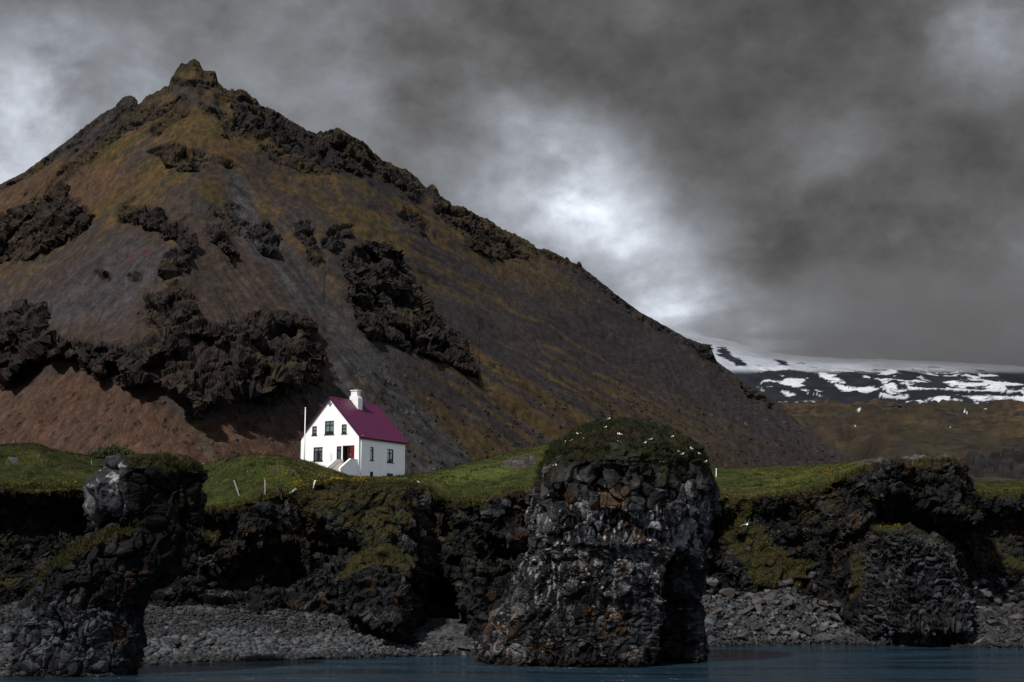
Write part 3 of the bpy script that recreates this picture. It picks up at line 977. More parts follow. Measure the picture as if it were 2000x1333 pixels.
    gc = mixc(gc, (.040, .043, .009), sstep(g1 + .4 * g2, -.05, .25))
    gc = mixc(gc, (.044, .036, .010), sstep(g2 - .3 * g1, .18, .45) * .6)
    gc = mixc(gc, (.009, .0135, .003), sstep(-g2 - .3 * g1, .10, .36) * .8)
    mead = poly_in(*to_px(B), [(800, 930), (900, 905), (985, 900), (1010, 925), (980, 945), (880, 955)], 18)
    gc = mixc(gc, (.055, .064, .017), mead * .8)
    gc = gc * np.array([.95, .98, .80]) * (1 + .38 * g3)[..., None]
    a2 = np.concatenate([np.broadcast_to(a, (n2, C)), np.ones((n3, C)) * 1.0], 0)
    gc = mixc(gc, (.045, .030, .011), sstep(a2 + .12 * g2, .12, .0) * .7)
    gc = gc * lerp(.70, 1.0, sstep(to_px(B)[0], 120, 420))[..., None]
    tk = np.concatenate([np.maximum(tock, right_crag * sstep(tb[3] + tb[2] * .4, .45, .6)), np.zeros((n3, C))], 0)
    tcol = lerp(rgb(.016, .014, .014), rgb(.075, .066, .064), np.concatenate([tb[2], np.zeros((n3, C))], 0)[..., None] ** 2)
    gc = lerp(gc, tcol, tk[..., None])
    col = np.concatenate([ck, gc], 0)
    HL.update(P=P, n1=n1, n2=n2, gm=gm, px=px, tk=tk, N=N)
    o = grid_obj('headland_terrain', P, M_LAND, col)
    sm_ = np.ones((P.shape[0] - 1, C - 1), bool)
    sm_[:n1 - 8] = False
    o.data.polygons.foreach_set('use_smooth', sm_.ravel())
    return structure(o)


headland = build_headland()

# ================================================================ BEACH AND SEA
BE = {}


def build_beach():
    px = np.arange(-120, 2121, 3.0)
    C = len(px)
    wl = on_level(px, table(px, WATERLINE, 6), 0.0)
    ft = on_level(px, table(px, FOOT, 6), table(px, FOOT, 6, 2))
    rows = []
    for k in np.linspace(-.5, 0, 10)[:-1]:
        q = wl.copy()
        q[:, 1] += k * 24
        q[:, 2] = k * 5 - .55
        rows.append(q)
    m = 90
    for k in np.linspace(0, 1, m):
        rows.append(lerp(wl, ft, k))
    for k in np.arange(1, 17) / 4:
        q = ft.copy()
        q[:, 1] += 3 * k
        q[:, 2] += .5 * k
        rows.append(q)
    P = np.array(rows)
    P[..., 2] += fbm(P / 3.5, 4, 501) * .35 + fbm(P / .7, 3, 505) * .15
    b = blocks(P, (.5, .5, .5), 507)
    col = lerp(rgb(.014, .0145, .016), rgb(.060, .063, .066), (b[2] ** 1.6)[..., None])
    wet = sstep(P[..., 2], .45, .05)
    col *= (1 - .6 * wet)[..., None]
    BE.update(P=P, r0=9, m=m, px=px)
    return structure(grid_obj('beach', P, M_BEACH, col))


beach = build_beach()


def water_mat():
    m = bpy.data.materials.new('sea_water')
    m.use_nodes = True
    t = NT(m.node_tree)
    tcn = t.new('ShaderNodeTexCoord').outputs['Object']
    p = t.new('ShaderNodeBsdfPrincipled')
    p.inputs['Base Color'].default_value = (.009, .023, .036, 1)
    p.inputs['Roughness'].default_value = .16
    p.inputs['IOR'].default_value = 1.333
    p.inputs['Specular IOR Level'].default_value = 1.0
    v1 = t.vmath('MULTIPLY', tcn, (.30, .60, 1.0))
    n1 = t.noise(v1, 1.1, 5, .62, .4)
    n2 = t.noise(v1, 4.5, 3, .6, .2)
    n3 = t.noise(tcn, .05, 3, .5)
    h = t.math('ADD', n1, t.math('MULTIPLY', n2, .35))
    b = t.new('ShaderNodeBump')
    st_ = t.noise(t.vmath('MULTIPLY', tcn, (.05, .22, 1)), 1.0, 6, .65, .3)
    t.link(t.rng(st_, .40, .62, .12, 1.0), b.inputs['Strength'])
    t.link(t.rng(st_, .40, .62, .05, .26), p.inputs['Roughness'])
    b.inputs['Distance'].default_value = 1.1
    t.link(h, b.inputs['Height'])
    t.link(b.outputs[0], p.inputs['Normal'])
    o = t.new('ShaderNodeOutputMaterial')
    t.link(p.outputs[0], o.inputs[0])
    return m


sx, sy = np.meshgrid(np.concatenate([[-4000, -800], np.linspace(-120, 120, 60), [800, 4000]]), np.concatenate([[-3000, -300], np.linspace(20, 170, 40)]))
structure(raw_mesh('sea', np.stack([sx, sy, 0 * sx], -1).reshape(-1, 3), grid_faces(*sx.shape), water_mat()))
sx, sy = np.meshgrid(np.linspace(-4000, 4000, 9), np.linspace(-3000, 180, 9))
structure(raw_mesh('seabed_terrain', np.stack([sx, sy, 0 * sx - 6], -1).reshape(-1, 3), grid_faces(*sx.shape), plain('seabed', (.02, .025, .025), .9)))
sx, sy = np.meshgrid(np.linspace(-14000, 14000, 9), np.linspace(180, 24000, 9))
structure(raw_mesh('ground', np.stack([sx, sy, 0 * sx + 2], -1).reshape(-1, 3), grid_faces(*sx.shape), plain('far_ground', (.03, .026, .016), .95)))


# ================================================================ SEA STACKS
def build_stack(name, prof, Yc, depth, seeds, dy=None, forms=(), nth=420, nz=330, scl=.82, colour=None, expo=2.05):
    prof = np.array(prof, float)
    t = np.linspace(0, 1, nz)
    py = lerp(prof[0, 0], prof[-1, 0], t)            # top row first
    xl, xr = np.interp(py, prof[:, 0], prof[:, 1]), np.interp(py, prof[:, 0], prof[:, 2])
    oy = np.interp(py, [d[0] for d in dy], [d[1] for d in dy]) if dy else 0 * py
    L, Rr = at(xl, py, Yc), at(xr, py, Yc)
    cx, hw, z = (L[:, 0] + Rr[:, 0]) / 2, (Rr[:, 0] - L[:, 0]) / 2, (L[:, 2] + Rr[:, 2]) / 2
    # two thirds of the samples on the seaward half
    q = np.linspace(0, 1, nth, endpoint=False)
    th = -np.pi + 2 * np.pi * q
    th = th + .45 * np.sin(th + np.pi / 2 + np.pi) * 1.0
    c, s_ = np.cos(th - np.pi / 2), np.sin(th - np.pi / 2)
    ex = 2 / expo
    ux, uy = np.sign(c) * np.abs(c) ** ex, np.sign(s_) * np.abs(s_) ** ex
    P = np.empty((nz, nth, 3))
    P[..., 0] = cx[:, None] + hw[:, None] * ux
    P[..., 1] = Yc + oy[:, None] + (hw * depth)[:, None] * uy
    P[..., 2] = z[:, None]
    nrm = normals(P)
    out = np.stack([c + 0 * z[:, None], s_ + 0 * z[:, None], 0 * z[:, None] + 0 * c], -1)
    nrm *= np.sign((nrm * (out + np.array([0, 0, .3]))).sum(-1, keepdims=True) + 1e-9)
    u, v = to_px(P)
    frontm = P[..., 1] < Yc + oy[:, None] + .15 * hw[:, None]
    uw, vw = u + 8 * fbm(P / 1.3, 3, seeds), v + 8 * fbm(P / 1.3, 3, seeds + 4)
    push = np.zeros_like(u)
    for pl, amp, fe in forms:
        push += amp * poly_in(uw, vw, pl, fe) * frontm
    P = P + nrm * push[..., None]
    fi = even_rows(P.transpose(1, 0, 2), .5)
    tr = lambda A: take_rows(A.transpose(1, 0, 2) if A.ndim == 3 else A.T, fi)
    P, nrm = tr(P).transpose(1, 0, 2), tr(nrm).transpose(1, 0, 2)
    u, v, frontm = tr(u).T, tr(v).T, tr(frontm * 1.0).T
    push = np.zeros_like(u)
    n2_ = normals(P)
    n2_ *= np.sign((n2_ * nrm).sum(-1, keepdims=True) + 1e-9)
    nrm = n2_ * .6 + nrm * .4
    uw, vw = u + 8 * fbm(P / 1.3, 3, seeds), v + 8 * fbm(P / 1.3, 3, seeds + 4)
    wob = P + .5 * np.stack([perlin(P / 1.4, seeds + 11), perlin(P / 1.4, seeds + 12), perlin(P / 1.4, seeds + 13)], -1)
    low = sstep(v, prof[0, 0] + .42 * (prof[-1, 0] - prof[0, 0]), prof[0, 0] + .52 * (prof[-1, 0] - prof[0, 0]))
    big = blocks(wob, np.array((2.6, 2.6, 3.2)) * scl, seeds + 21, .9, 1.35, .30)
    med = blocks(wob, np.array((1.25, 1.25, 1.7)) * scl, seeds + 22, .9, 1.35, .30)
    sml = blocks(wob, np.array((.48, .48, .42)) * scl, seeds + 23, .9, 1.2, .35)
    rel = lerp(big[0] * .9 + med[0] * .6 + sml[0] * .10, big[0] * .55 + med[0] * .40 + sml[0] * .26, low)
    D_ = dict(P=P, u=u, v=v, uw=uw, vw=vw, big=big, med=med, sml=sml, low=low, nrm=nrm, push=push)
    col, turf, rel = colour(D_, rel, seeds)
    edge = 1 - turf
    if name == 'sea_stack' and seeds == 601:
        edge = edge * sstep(v - vline_mid(u), -25, 70)
        push = push - .65 * np.exp(-((v - 905) / 40) ** 2)
    push = push + fbm(P / 4.0, 3, seeds + 31) * .7 + rel * (.18 + .82 * edge) * np.minimum(scl, 1.2) + turf * (fbm(P / .8, 4, seeds + 35) * .65 - .25 + .25 * ridged(P / 1.6, 3, seeds + 37))
    tip = sstep(t, 0, .03)[:, None]
    P2 = P + nrm * (push * lerp(.5, 1, tip))[..., None]
    capc = P2[0].mean(0) + np.array([0, 0, .15])
    V = np.concatenate([P2.reshape(-1, 3), capc[None]], 0)
    Fq = grid_faces(nz, nth, True)
    i = np.arange(nth)
    cap = np.stack([np.full(nth, nz * nth), i, np.roll(i, -1), np.roll(i, -1)], -1)
    me_col = np.concatenate([col.reshape(-1, 3), col[0].mean(0)[None]], 0)
    # cap as triangles through a second small mesh is avoided: collapse the fan into the ring's mean instead
    P2[0] = lerp(P2[0], capc, .98)
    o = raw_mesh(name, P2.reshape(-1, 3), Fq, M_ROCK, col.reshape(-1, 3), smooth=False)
    return o, P2, turf


def colour_mid(d, rel, sd):
    P, u, v, med, sml, big, low = d['P'], d['u'], d['v'], d['med'], d['sml'], d['big'], d['low']
    n1, n2, n3 = fbm(P / 1.6, 4, sd + 41), fbm(P / .5, 3, sd + 45), fbm(P / 4.5, 3, sd + 49)
    tone = np.clip(.2 * big[2] + .55 * med[2] * (1 - low) + .35 * med[3] * low + .55 * sml[3] * low + .3 * sml[2] * (1 - low), 0, 1)
    c = lerp(rgb(.0025, .0025, .003), rgb(.055, .057, .064), tone[..., None] ** 3.2)
    c = mixc(c, (.115, .118, .125), sstep(med[3], .82, .92) * (1 - .6 * low) * sstep(n3, -.3, .1) * .8)
    lich = sstep(med[2] * .5 + n3 * .9 + .25 * n1, .50, .62)
    pat = np.zeros_like(u)
    for pl in ([(1135, 1180), (1220, 1160), (1235, 1240), (1160, 1250)], [(1090, 945), (1130, 950), (1125, 1020), (1095, 990)], [(1160, 950), (1250, 940), (1220, 1000), (1160, 1000)], [(930, 1180), (985, 1165), (975, 1230), (930, 1240)],
               [(1170, 1010), (1290, 1030), (1280, 1060), (1170, 1060)]):
        pat = np.maximum(pat, poly_in(d['uw'], d['vw'], pl, 14))
    lich = np.clip(lich * .5 + pat * sstep(sml[2] * .5 + med[2] * .6, .42, .55), 0, 1)
    c = lerp(c, lerp(rgb(.080, .036, .009), rgb(.036, .020, .007), sstep(n2, -.2, .2)[..., None]), lich[..., None] * .6)
    # guano: pale runs below ledges
    Q = P * np.array([1 / .34, 1 / .34, 1 / 1.7])
    run = fbm(Q, 4, sd + 61, .6) + .45 * n3
    band = np.exp(-((v - 1050) / 95) ** 2) + .35 * np.exp(-((v - 1190) / 50) ** 2) * sstep(np.abs(u - 1085), 45, 10) + .6 * sstep(u, 1355, 1385) * sstep(v, 1060, 1000)
    gu = sstep(run + .30 * np.clip(band, 0, 1), .30, .55) * sstep(v, 930, 990)
    c = mixc(c, (.24, .25, .27), gu * .6 * (1 - .8 * lich))
    fin = blocks(P, (.17, .17, .22), sd + 65)
    speck = (fin[2] > .955) & (fin[1] > .10) & (sml[3] > .45)
    c = mixc(c, (.42, .43, .44), speck * .6 * sstep(v, 950, 1000) * np.clip(band + .25 + n3, 0, 1))
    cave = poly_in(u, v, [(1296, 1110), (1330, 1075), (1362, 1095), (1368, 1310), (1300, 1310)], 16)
    c = mixc(c, (.0025, .0026, .003), cave)  # cleft painted near-black to stand in for its shade
    wet = sstep(P[..., 2], 1.0, .1)
    c *= (1 - .75 * wet)[..., None]
    turf = sstep(vline_mid(u) - v + 105 * n1 + 70 * n3 + 2, -12, 14)
    film = sstep(980 - v + 70 * n3 + 60 * n2, -10, 60) * sstep(d['nrm'][..., 2] + .8 * n1 + .5 * (med[2] - .5), .0, .3)
    c = mixc(c, (.011, .012, .005), film * .85)
    c = mixc(c, (.012, .0085, .006), sstep(n1 - n3, .12, .3) * sstep(1010 - v, 0, 80) * .7)
    tc_ = lerp(rgb(.0055, .0085, .0028), rgb(.0135, .0155, .005), sstep(n2 + n1, -.1, .35)[..., None])
    tc_ = mixc(tc_, (.022, .011, .0065), sstep(n3 + .6 * n2, .10, .35) * .6)
    c = lerp(c, tc_, turf[..., None])
    return c, turf, rel


def vline_mid(u):
    return np.interp(u, [1030, 1060, 1085, 1110, 1140, 1175, 1215, 1255, 1290, 1330, 1360, 1400], [925, 915, 900, 918, 888, 902, 872, 868, 898, 920, 902, 935])


def colour_west(d, rel, sd):
    P, u, v, med, sml, big = d['P'], d['u'], d['v'], d['med'], d['sml'], d['big']
    n1, n2, n3 = fbm(P / 1.5, 4, sd + 41), fbm(P / .5, 3, sd + 45), fbm(P / 4.0, 3, sd + 49)
    knob = poly_in(d['uw'], d['vw'], [(130, 900), (200, 880), (250, 890), (262, 930), (255, 1010), (180, 1022), (130, 1020)], 14)
    tone = np.clip(.55 * med[2] + .55 * sml[3], 0, 1)
    c = lerp(rgb(.0015, .0015, .0018), rgb(.015, .016, .019), tone[..., None] ** 3.0)
    base = sstep(v, 1150, 1215) * sstep(u, 285, 200)
    c = lerp(c, lerp(rgb(.004, .0045, .0055), rgb(.060, .065, .075), tone[..., None] ** 2.2), base[..., None])
    kn = lerp(rgb(.018, .018, .022), rgb(.10, .10, .106), np.clip(big[3] * .6 + .3 * med[3] + .5 * n1, 0, 1)[..., None] ** 2)
    kn = mixc(kn, (.40, .40, .395), sstep(n1 + .5 * n2, .05, .3) * poly_in(d['uw'], d['vw'], [(195, 885), (238, 888), (245, 940), (205, 945)], 8))
    kn = mixc(kn, (.20, .20, .20), sstep(n1 + .6 * n2, .22, .4) * .7)
    knob = knob * sstep(knob + 1.2 * n1, .15, .5)
    c *= lerp(1.0, .45, sstep(u, 215, 320))[..., None]  # right half painted darker, as the side in shade
    c = lerp(c, kn, knob[..., None])
    lich = sstep(n1 + .5 * n3 + .3 * (med[3] - .5), .34, .44)
    c = mixc(c, (.036, .017, .005), lich * .6 * (1 - knob))
    rel = lerp(rel, big[0] * 1.0 + fbm(P / 1.2, 4, sd + 57) * .7, knob)
    line = np.interp(u, [20, 70, 120, 160, 200, 240, 262, 290], [1190, 1125, 1075, 1052, 1032, 1018, 1010, 1000])
    ledge = sstep(np.abs(v - (line + 12)) + 16 * n1, 17, 6) * sstep(u, 285, 262) * (v > 1005)
    topt = sstep(905 - v + 15 * n1 + 12 * sstep(u, 230, 330), -8, 8) * sstep(u, 222, 250)
    side = .8 * sstep(n1 + .6 * n3, .22, .34) * sstep(v, 1080, 980) * sstep(u, 250, 275)
    turf = np.clip(np.maximum(np.maximum(ledge, topt), side * .6), 0, 1) * (1 - knob)
    tc_ = lerp(rgb(.013, .016, .004), rgb(.027, .019, .007), sstep(n2 + n3, -.1, .3)[..., None])
    c = lerp(c, tc_, turf[..., None])
    wet = sstep(P[..., 2], 1.2, .1)
    c *= (1 - .6 * wet)[..., None]
    return c, turf, rel


PROF_MID = [(817, 1192, 1216), (821, 1174, 1234), (829, 1144, 1268), (842, 1110, 1310), (859, 1082, 1350), (877, 1060, 1378), (902, 1046, 1396), (930, 1040, 1402), (960, 1036, 1402), (990, 1036, 1395),
            (1020, 1034, 1388), (1060, 1031, 1382), (1100, 1022, 1378), (1140, 1006, 1376), (1180, 985, 1372), (1220, 955, 1372), (1255, 930, 1376), (1290, 925, 1384), (1330, 935, 1390)]
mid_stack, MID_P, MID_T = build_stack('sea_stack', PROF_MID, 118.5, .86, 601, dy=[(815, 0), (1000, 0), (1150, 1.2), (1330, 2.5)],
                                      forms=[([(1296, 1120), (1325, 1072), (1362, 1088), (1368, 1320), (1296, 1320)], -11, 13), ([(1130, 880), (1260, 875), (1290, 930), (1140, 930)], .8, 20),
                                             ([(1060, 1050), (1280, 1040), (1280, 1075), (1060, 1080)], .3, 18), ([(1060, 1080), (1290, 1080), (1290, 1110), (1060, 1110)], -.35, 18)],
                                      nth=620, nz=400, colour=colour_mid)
tag(mid_stack, 'massive basalt sea stack with mossy domed top, gulls and a black cleft', 'sea stack')

PROF_WEST = [(888, 255, 340), (891, 225, 352), (897, 200, 368), (908, 182, 384), (930, 167, 391), (960, 159, 394), (990, 158, 391), (1003, 166, 388), (1014, 205, 386), (1028, 196, 384), (1060, 152, 378),
             (1090, 122, 366), (1120, 98, 345), (1150, 77, 318), (1180, 54, 296), (1205, 40, 284), (1235, 30, 277), (1270, 36, 274), (1345, 50, 276)]
west_stack, WEST_P, WEST_T = build_stack('sea_stack', PROF_WEST, 107.0, .72, 701, dy=[(888, 1.0), (1005, 1.0), (1040, -.2), (1345, -.6)],
                                         forms=[([(150, 1010), (262, 1012), (262, 1030), (150, 1022)], -.8, 8)], nth=480, nz=380, colour=colour_west, scl=.85)
tag(west_stack, 'black lava sea stack with pale grey rock knob and sloping grassy ledge', 'sea stack')

# ================================================================ HOUSE
HW, HL_, HA = 8.02, 9.7, R(28)
H0 = at(700, 930, 160.0)                      # front corner at the ground
RZ = -HA
AX, AY = np.array([math.cos(HA), -math.sin(HA), 0]), np.array([math.sin(HA), math.cos(HA), 0])
SHIFT = np.array([HW / 2, -HL_ / 2, 0])       # root sits under the middle of the house
EAVE, APEX, DOWN = 4.62, 8.95, -1.6


def hpix(px, py, plane):
    """pixel -> (along, up) on the gable ('g', y=0) or on the long wall ('s', x=0)"""
    a, b, c = ray_dir(px, py)
    d = np.array([float(a), float(b), float(c)])
    n = AY if plane == 'g' else AX
    k = ((H0 - np.array([0, 0, EYE])) @ n) / (d @ n)
    q = np.array([0, 0, EYE]) + d * k - H0
    return (q @ (AX if plane == 'g' else AY)), q[2]


def zpix(zx, zy):
    return 540 + zx * .18, 720 + zy * .18


root_loc = H0 + AX * (-HW / 2) + AY * (HL_ / 2)
house = empty('house', root_loc, RZ)
tag(house, 'white rendered house with steep purple roof, white chimney and front steps on the green headland', 'house')

W_WALL = plain('white_render', (.86, .87, .87), .75, .2, .05, 1.2, .12)
W_TRIM = plain('white_trim', (.80, .80, .80), .5, .3, .05)
W_PURP = plain('purple_roof_paint', (.078, .0080, .042), .45, .35, .10, .8)
W_DARK = plain('dark_red_paint', (.022, .006, .008), .45, .3, .15)
W_RED = plain('red_door_paint', (.115, .007, .010), .4, .35, .12)
W_DOORDK = plain('maroon_door_paint', (.030, .004, .006), .4, .35, .12)
W_CONC = plain('step_concrete', (.36, .31, .28), .85, .2, .15, 3.0, .2)
W_CURT = plain('curtain_cloth', (.80, .82, .84), .9, .1, .06)
W_DIM = plain('dim_cloth', (.30, .36, .42), .9, .1, .1)
W_INNER = plain('inside_wall', (.45, .45, .43), .9, .1, .1)


def glass():
    m = bpy.data.materials.new('window_glass')
    m.use_nodes = True
    t = NT(m.node_tree)
    f = t.new('ShaderNodeFresnel')
    f.inputs[0].default_value = 1.5
    a, b = t.new('ShaderNodeBsdfTransparent'), t.new('ShaderNodeBsdfGlossy')
    a.inputs[0].default_value = (.86, .9, .9, 1)
    b.inputs['Roughness'].default_value = .03
    mx = t.new('ShaderNodeMixShader')
    t.link(t.math('MULTIPLY', f.outputs[0], .8, clamp=True), mx.inputs[0])
    t.link(a.outputs[0], mx.inputs[1])
    t.link(b.outputs[0], mx.inputs[2])
    o = t.new('ShaderNodeOutputMaterial')
    t.link(mx.outputs[0], o.inputs[0])
    return m


W_GLASS = glass()


class MB:
    """collects boxes and quads of one part in house coordinates"""

    def __init__(s):
        s.bm = bmesh.new()

    def box(s, lo, hi, bev=0.0):
        r = bmesh.ops.create_cube(s.bm, size=1.0)
        lo, hi = Vector(lo), Vector(hi)
        for v in r['verts']:
            v.co = Vector(((v.co.x + .5) * (hi.x - lo.x) + lo.x, (v.co.y + .5) * (hi.y - lo.y) + lo.y, (v.co.z + .5) * (hi.z - lo.z) + lo.z))
        if bev:
            ed = list({e for v in r['verts'] for e in v.link_edges})
            bmesh.ops.bevel(s.bm, geom=ed, offset=bev, segments=1, affect='EDGES')
        return s

    def prism(s, pts, off):
        """closed polygon of 3-D points extruded by a vector"""
        a = [s.bm.verts.new(p) for p in pts]
        b = [s.bm.verts.new(Vector(p) + Vector(off)) for p in pts]
        s.bm.faces.new(a)
        s.bm.faces.new(b[::-1])
        for i in range(len(pts)):
            j = (i + 1) % len(pts)
            s.bm.faces.new((a[j], a[i], b[i], b[j]))
        return s

    def tube(s, p, q, r, n=10, r2=None):
        p, q = Vector(p), Vector(q)
        M = (q - p).to_track_quat('Z', 'Y').to_matrix()
        ra, rb = [], []
        for i in range(n):
            a = 2 * math.pi * i / n
            d = M @ Vector((math.cos(a), math.sin(a), 0))
            ra.append(s.bm.verts.new(p + d * r))
            rb.append(s.bm.verts.new(q + d * (r2 or r)))
        for i in range(n):
            j = (i + 1) % n
            s.bm.faces.new((ra[i], ra[j], rb[j], rb[i]))
        s.bm.faces.new(ra[::-1])
        s.bm.faces.new(rb)
        return s

    def ball(s, c, r, sub=2):
        k = bmesh.ops.create_icosphere(s.bm, subdivisions=sub, radius=r)
        for v in k['verts']:
            v.co += Vector(c)
        return s

    def build(s, name, mat, parent=None, shift=None, smooth=False):
        bmesh.ops.recalc_face_normals(s.bm, faces=s.bm.faces[:])
        me = bpy.data.meshes.new(name)
        if shift is not None:
            for v in s.bm.verts:
                v.co += Vector(shift)
        s.bm.to_mesh(me)
        s.bm.free()
        me.materials.append(mat)
        if smooth:
            for p in me.polygons:
                p.use_smooth = True
        o = bpy.data.objects.new(name, me)
        o.parent = parent
        COL.objects.link(o)
        return o


def rect(plane, x0, y0, x1, y1):
    """zoom pixel rectangle -> (a0, z0, a1, z1)"""
    a0, z1 = hpix(*zpix(x0, (y0 + 0)), plane)
    a1, z0 = hpix(*zpix(x1, (y1 + 0)), plane)
    _, zt = hpix(*zpix((x0 + x1) / 2, y0), plane)
    _, zb = hpix(*zpix((x0 + x1) / 2, y1), plane)
    return min(a0, a1), zb, max(a0, a1), zt


G_WIN = [((388, 628, 437, 722), 'h', .52, 'white'), ((527, 570, 622, 713), 'c', .68, 'white'), ((709, 607, 761, 706), 'h', .52, 'white'),
         ((403, 855, 498, 1001), 'c', .70, 'half'), ((654, 845, 703, 990), 'h', .70, 'dim')]
S_WIN = [((1018, 852, 1053, 998), 'h', .72, 'none'), ((1203, 876, 1268, 1022), 'c', .70, 'half'), ((1015, 1120, 1048, 1210), 'p', .6, 'none'), ((1198, 1140, 1265, 1220), 'v', .6, 'dim')]
DOOR = rect('g', 720, 836, 843, 1036)
DOOR = (DOOR[0], DOOR[1], DOOR[2], DOOR[3])
ZP = DOOR[1]


def wall_with_holes(outline, holes, to3, inward, depth=.16, thick=.24):
    bm = bmesh.new()
    bm.faces.new([bm.verts.new((a, z, 0)) for a, z in outline])
    for h in holes:
        for co, no in (((h[0], 0, 0), (1, 0, 0)), ((h[2], 0, 0), (1, 0, 0)), ((0, h[1], 0), (0, 1, 0)), ((0, h[3], 0), (0, 1, 0))):
            bmesh.ops.bisect_plane(bm, geom=bm.verts[:] + bm.edges[:] + bm.faces[:], plane_co=co, plane_no=no)
    kill = []
    for f in bm.faces:
        c = f.calc_center_median()
        if any(h[0] < c.x < h[2] and h[1] < c.y < h[3] for h in holes):
            kill.append(f)
    bmesh.ops.delete(bm, geom=kill, context='FACES')
    r = bmesh.ops.extrude_face_region(bm, geom=bm.faces[:])
    for v in r['geom']:
        if isinstance(v, bmesh.types.BMVert):
            v.co.z = thick
    for v in bm.verts:
        v.co = Vector(to3(v.co.x, v.co.y)) + Vector(inward) * v.co.z
    return bm


def merge(bm_a, bm_b):
    me = bpy.data.meshes.new('scratch')
    bm_b.to_mesh(me)
    bm_b.free()
    bm_a.from_mesh(me)
    bpy.data.meshes.remove(me)


gable = [(-HW, DOWN), (0, DOWN), (0, EAVE), (-HW / 2, APEX), (-HW, EAVE)]
gw = [rect('g', *r_[0]) for r_ in G_WIN]
sw = [rect('s', *r_[0]) for r_ in S_WIN]
wb = MB()
merge(wb.bm, wall_with_holes(gable, gw + [DOOR], lambda a, z: (a, 0, z), (0, 1, 0)))
merge(wb.bm, wall_with_holes([(a, z) for a, z in gable], [], lambda a, z: (a, HL_, z), (0, -1, 0)))
merge(wb.bm, wall_with_holes([(.243, DOWN), (HL_ - .243, DOWN), (HL_ - .243, EAVE - .002), (.243, EAVE - .002)], sw, lambda a, z: (-.002, a, z), (-1, 0, 0)))
merge(wb.bm, wall_with_holes([(.243, DOWN), (HL_ - .243, DOWN), (HL_ - .243, EAVE - .002), (.243, EAVE - .002)], [], lambda a, z: (-HW + .002, a, z), (1, 0, 0)))
wb.build('wall', W_WALL, house, SHIFT)
MB().box((-HW + .25, .25, ZP - .16), (-.25, HL_ - .25, ZP - .02)).box((-HW + .25, .25, ZP + 2.62), (-.25, HL_ - .25, ZP + 2.72)).box((-2.75, .25, ZP - .02), (-2.65, 4.0, ZP + 2.62)).build('inner_floor', W_INNER, house, SHIFT)


def window(r, plane, style, split, cloth):
    a0, z0, a1, z1 = r
    rec = .09

    def bx(mb, a, z, b, y, d0, d1):
        if plane == 'g':
            mb.box((a, d0, z), (b, d1, y))
        else:
            mb.box((-d1, a, z), (-d0, b, y))
    w_ = .085
    mb = MB()
    bx(mb, a0 + .002, z0 + .002, a0 + w_, z1 - .002, rec - .05, rec + .04)
    bx(mb, a1 - w_, z0 + .002, a1 - .002, z1 - .002, rec - .05, rec + .04)
    bx(mb, a0 + w_, z0 + .002, a1 - w_, z0 + w_, rec - .05, rec + .04)
    bx(mb, a0 + w_, z1 - w_, a1 - w_, z1 - .002, rec - .05, rec + .04)
    zm = z0 + (z1 - z0) * split
    am = (a0 + a1) / 2
    m_ = .045
    if style in 'hc':
        bx(mb, a0 + w_, zm - m_, a1 - w_, zm + m_, rec - .04, rec + .035)
    if style == 'c':
        bx(mb, am - m_, z0 + w_, am + m_, zm - m_, rec - .04, rec + .035)
        bx(mb, am - m_, zm + m_, am + m_, z1 - w_, rec - .04, rec + .035)
    if style == 'v':
        bx(mb, am - m_, z0 + w_, am + m_, z1 - w_, rec - .04, rec + .035)
    f = mb.build('window', W_DARK, house, SHIFT)
    p = MB()
    bx(p, a0 + w_ - .01, z0 + w_ - .01, a1 - w_ + .01, z1 - w_ + .01, rec + .004, rec + .010)
    p.build('pane', W_GLASS, f, SHIFT * 0 + SHIFT)
    sl = MB()
    bx(sl, a0 - .07, z0 - .07, a1 + .07, z0 + .0, -.09, .03)
    sl.build('sill', W_DARK, f, SHIFT)
    if cloth != 'none':
        c = MB()
        zc = z0 + .02 if cloth in ('white', 'dim') else zm - .02
        n = 14
        zt_ = z1 - .01
        if cloth == 'white':
            zc = z0 + .22 * (z1 - z0)
        for i in range(n):
            x0, x1 = lerp(a0 + .03, a1 - .03, i / n), lerp(a0 + .03, a1 - .03, (i + 1) / n)
            bx(c, x0, zc, x1, zt_, rec + .014 + .006 * (i % 2), rec + .022 + .006 * (i % 2))
        c.build('curtain', W_DIM if cloth == 'dim' else W_CURT, f, SHIFT)
        if cloth == 'half':
            c = MB()
            for lo_, hi_ in ((a0 + .03, lerp(a0, a1, .30)), (lerp(a0, a1, .70), a1 - .03)):
                bx(c, lo_, z0 + .02, hi_, zc - .005, rec + .016, rec + .026)
            c.build('curtain', W_DIM, f, SHIFT)


for r_, d_ in zip(gw, G_WIN):
    window(r_, 'g', d_[1], d_[2], d_[3])
for r_, d_ in zip(sw, S_WIN):
    window(r_, 's', d_[1], d_[2], d_[3])
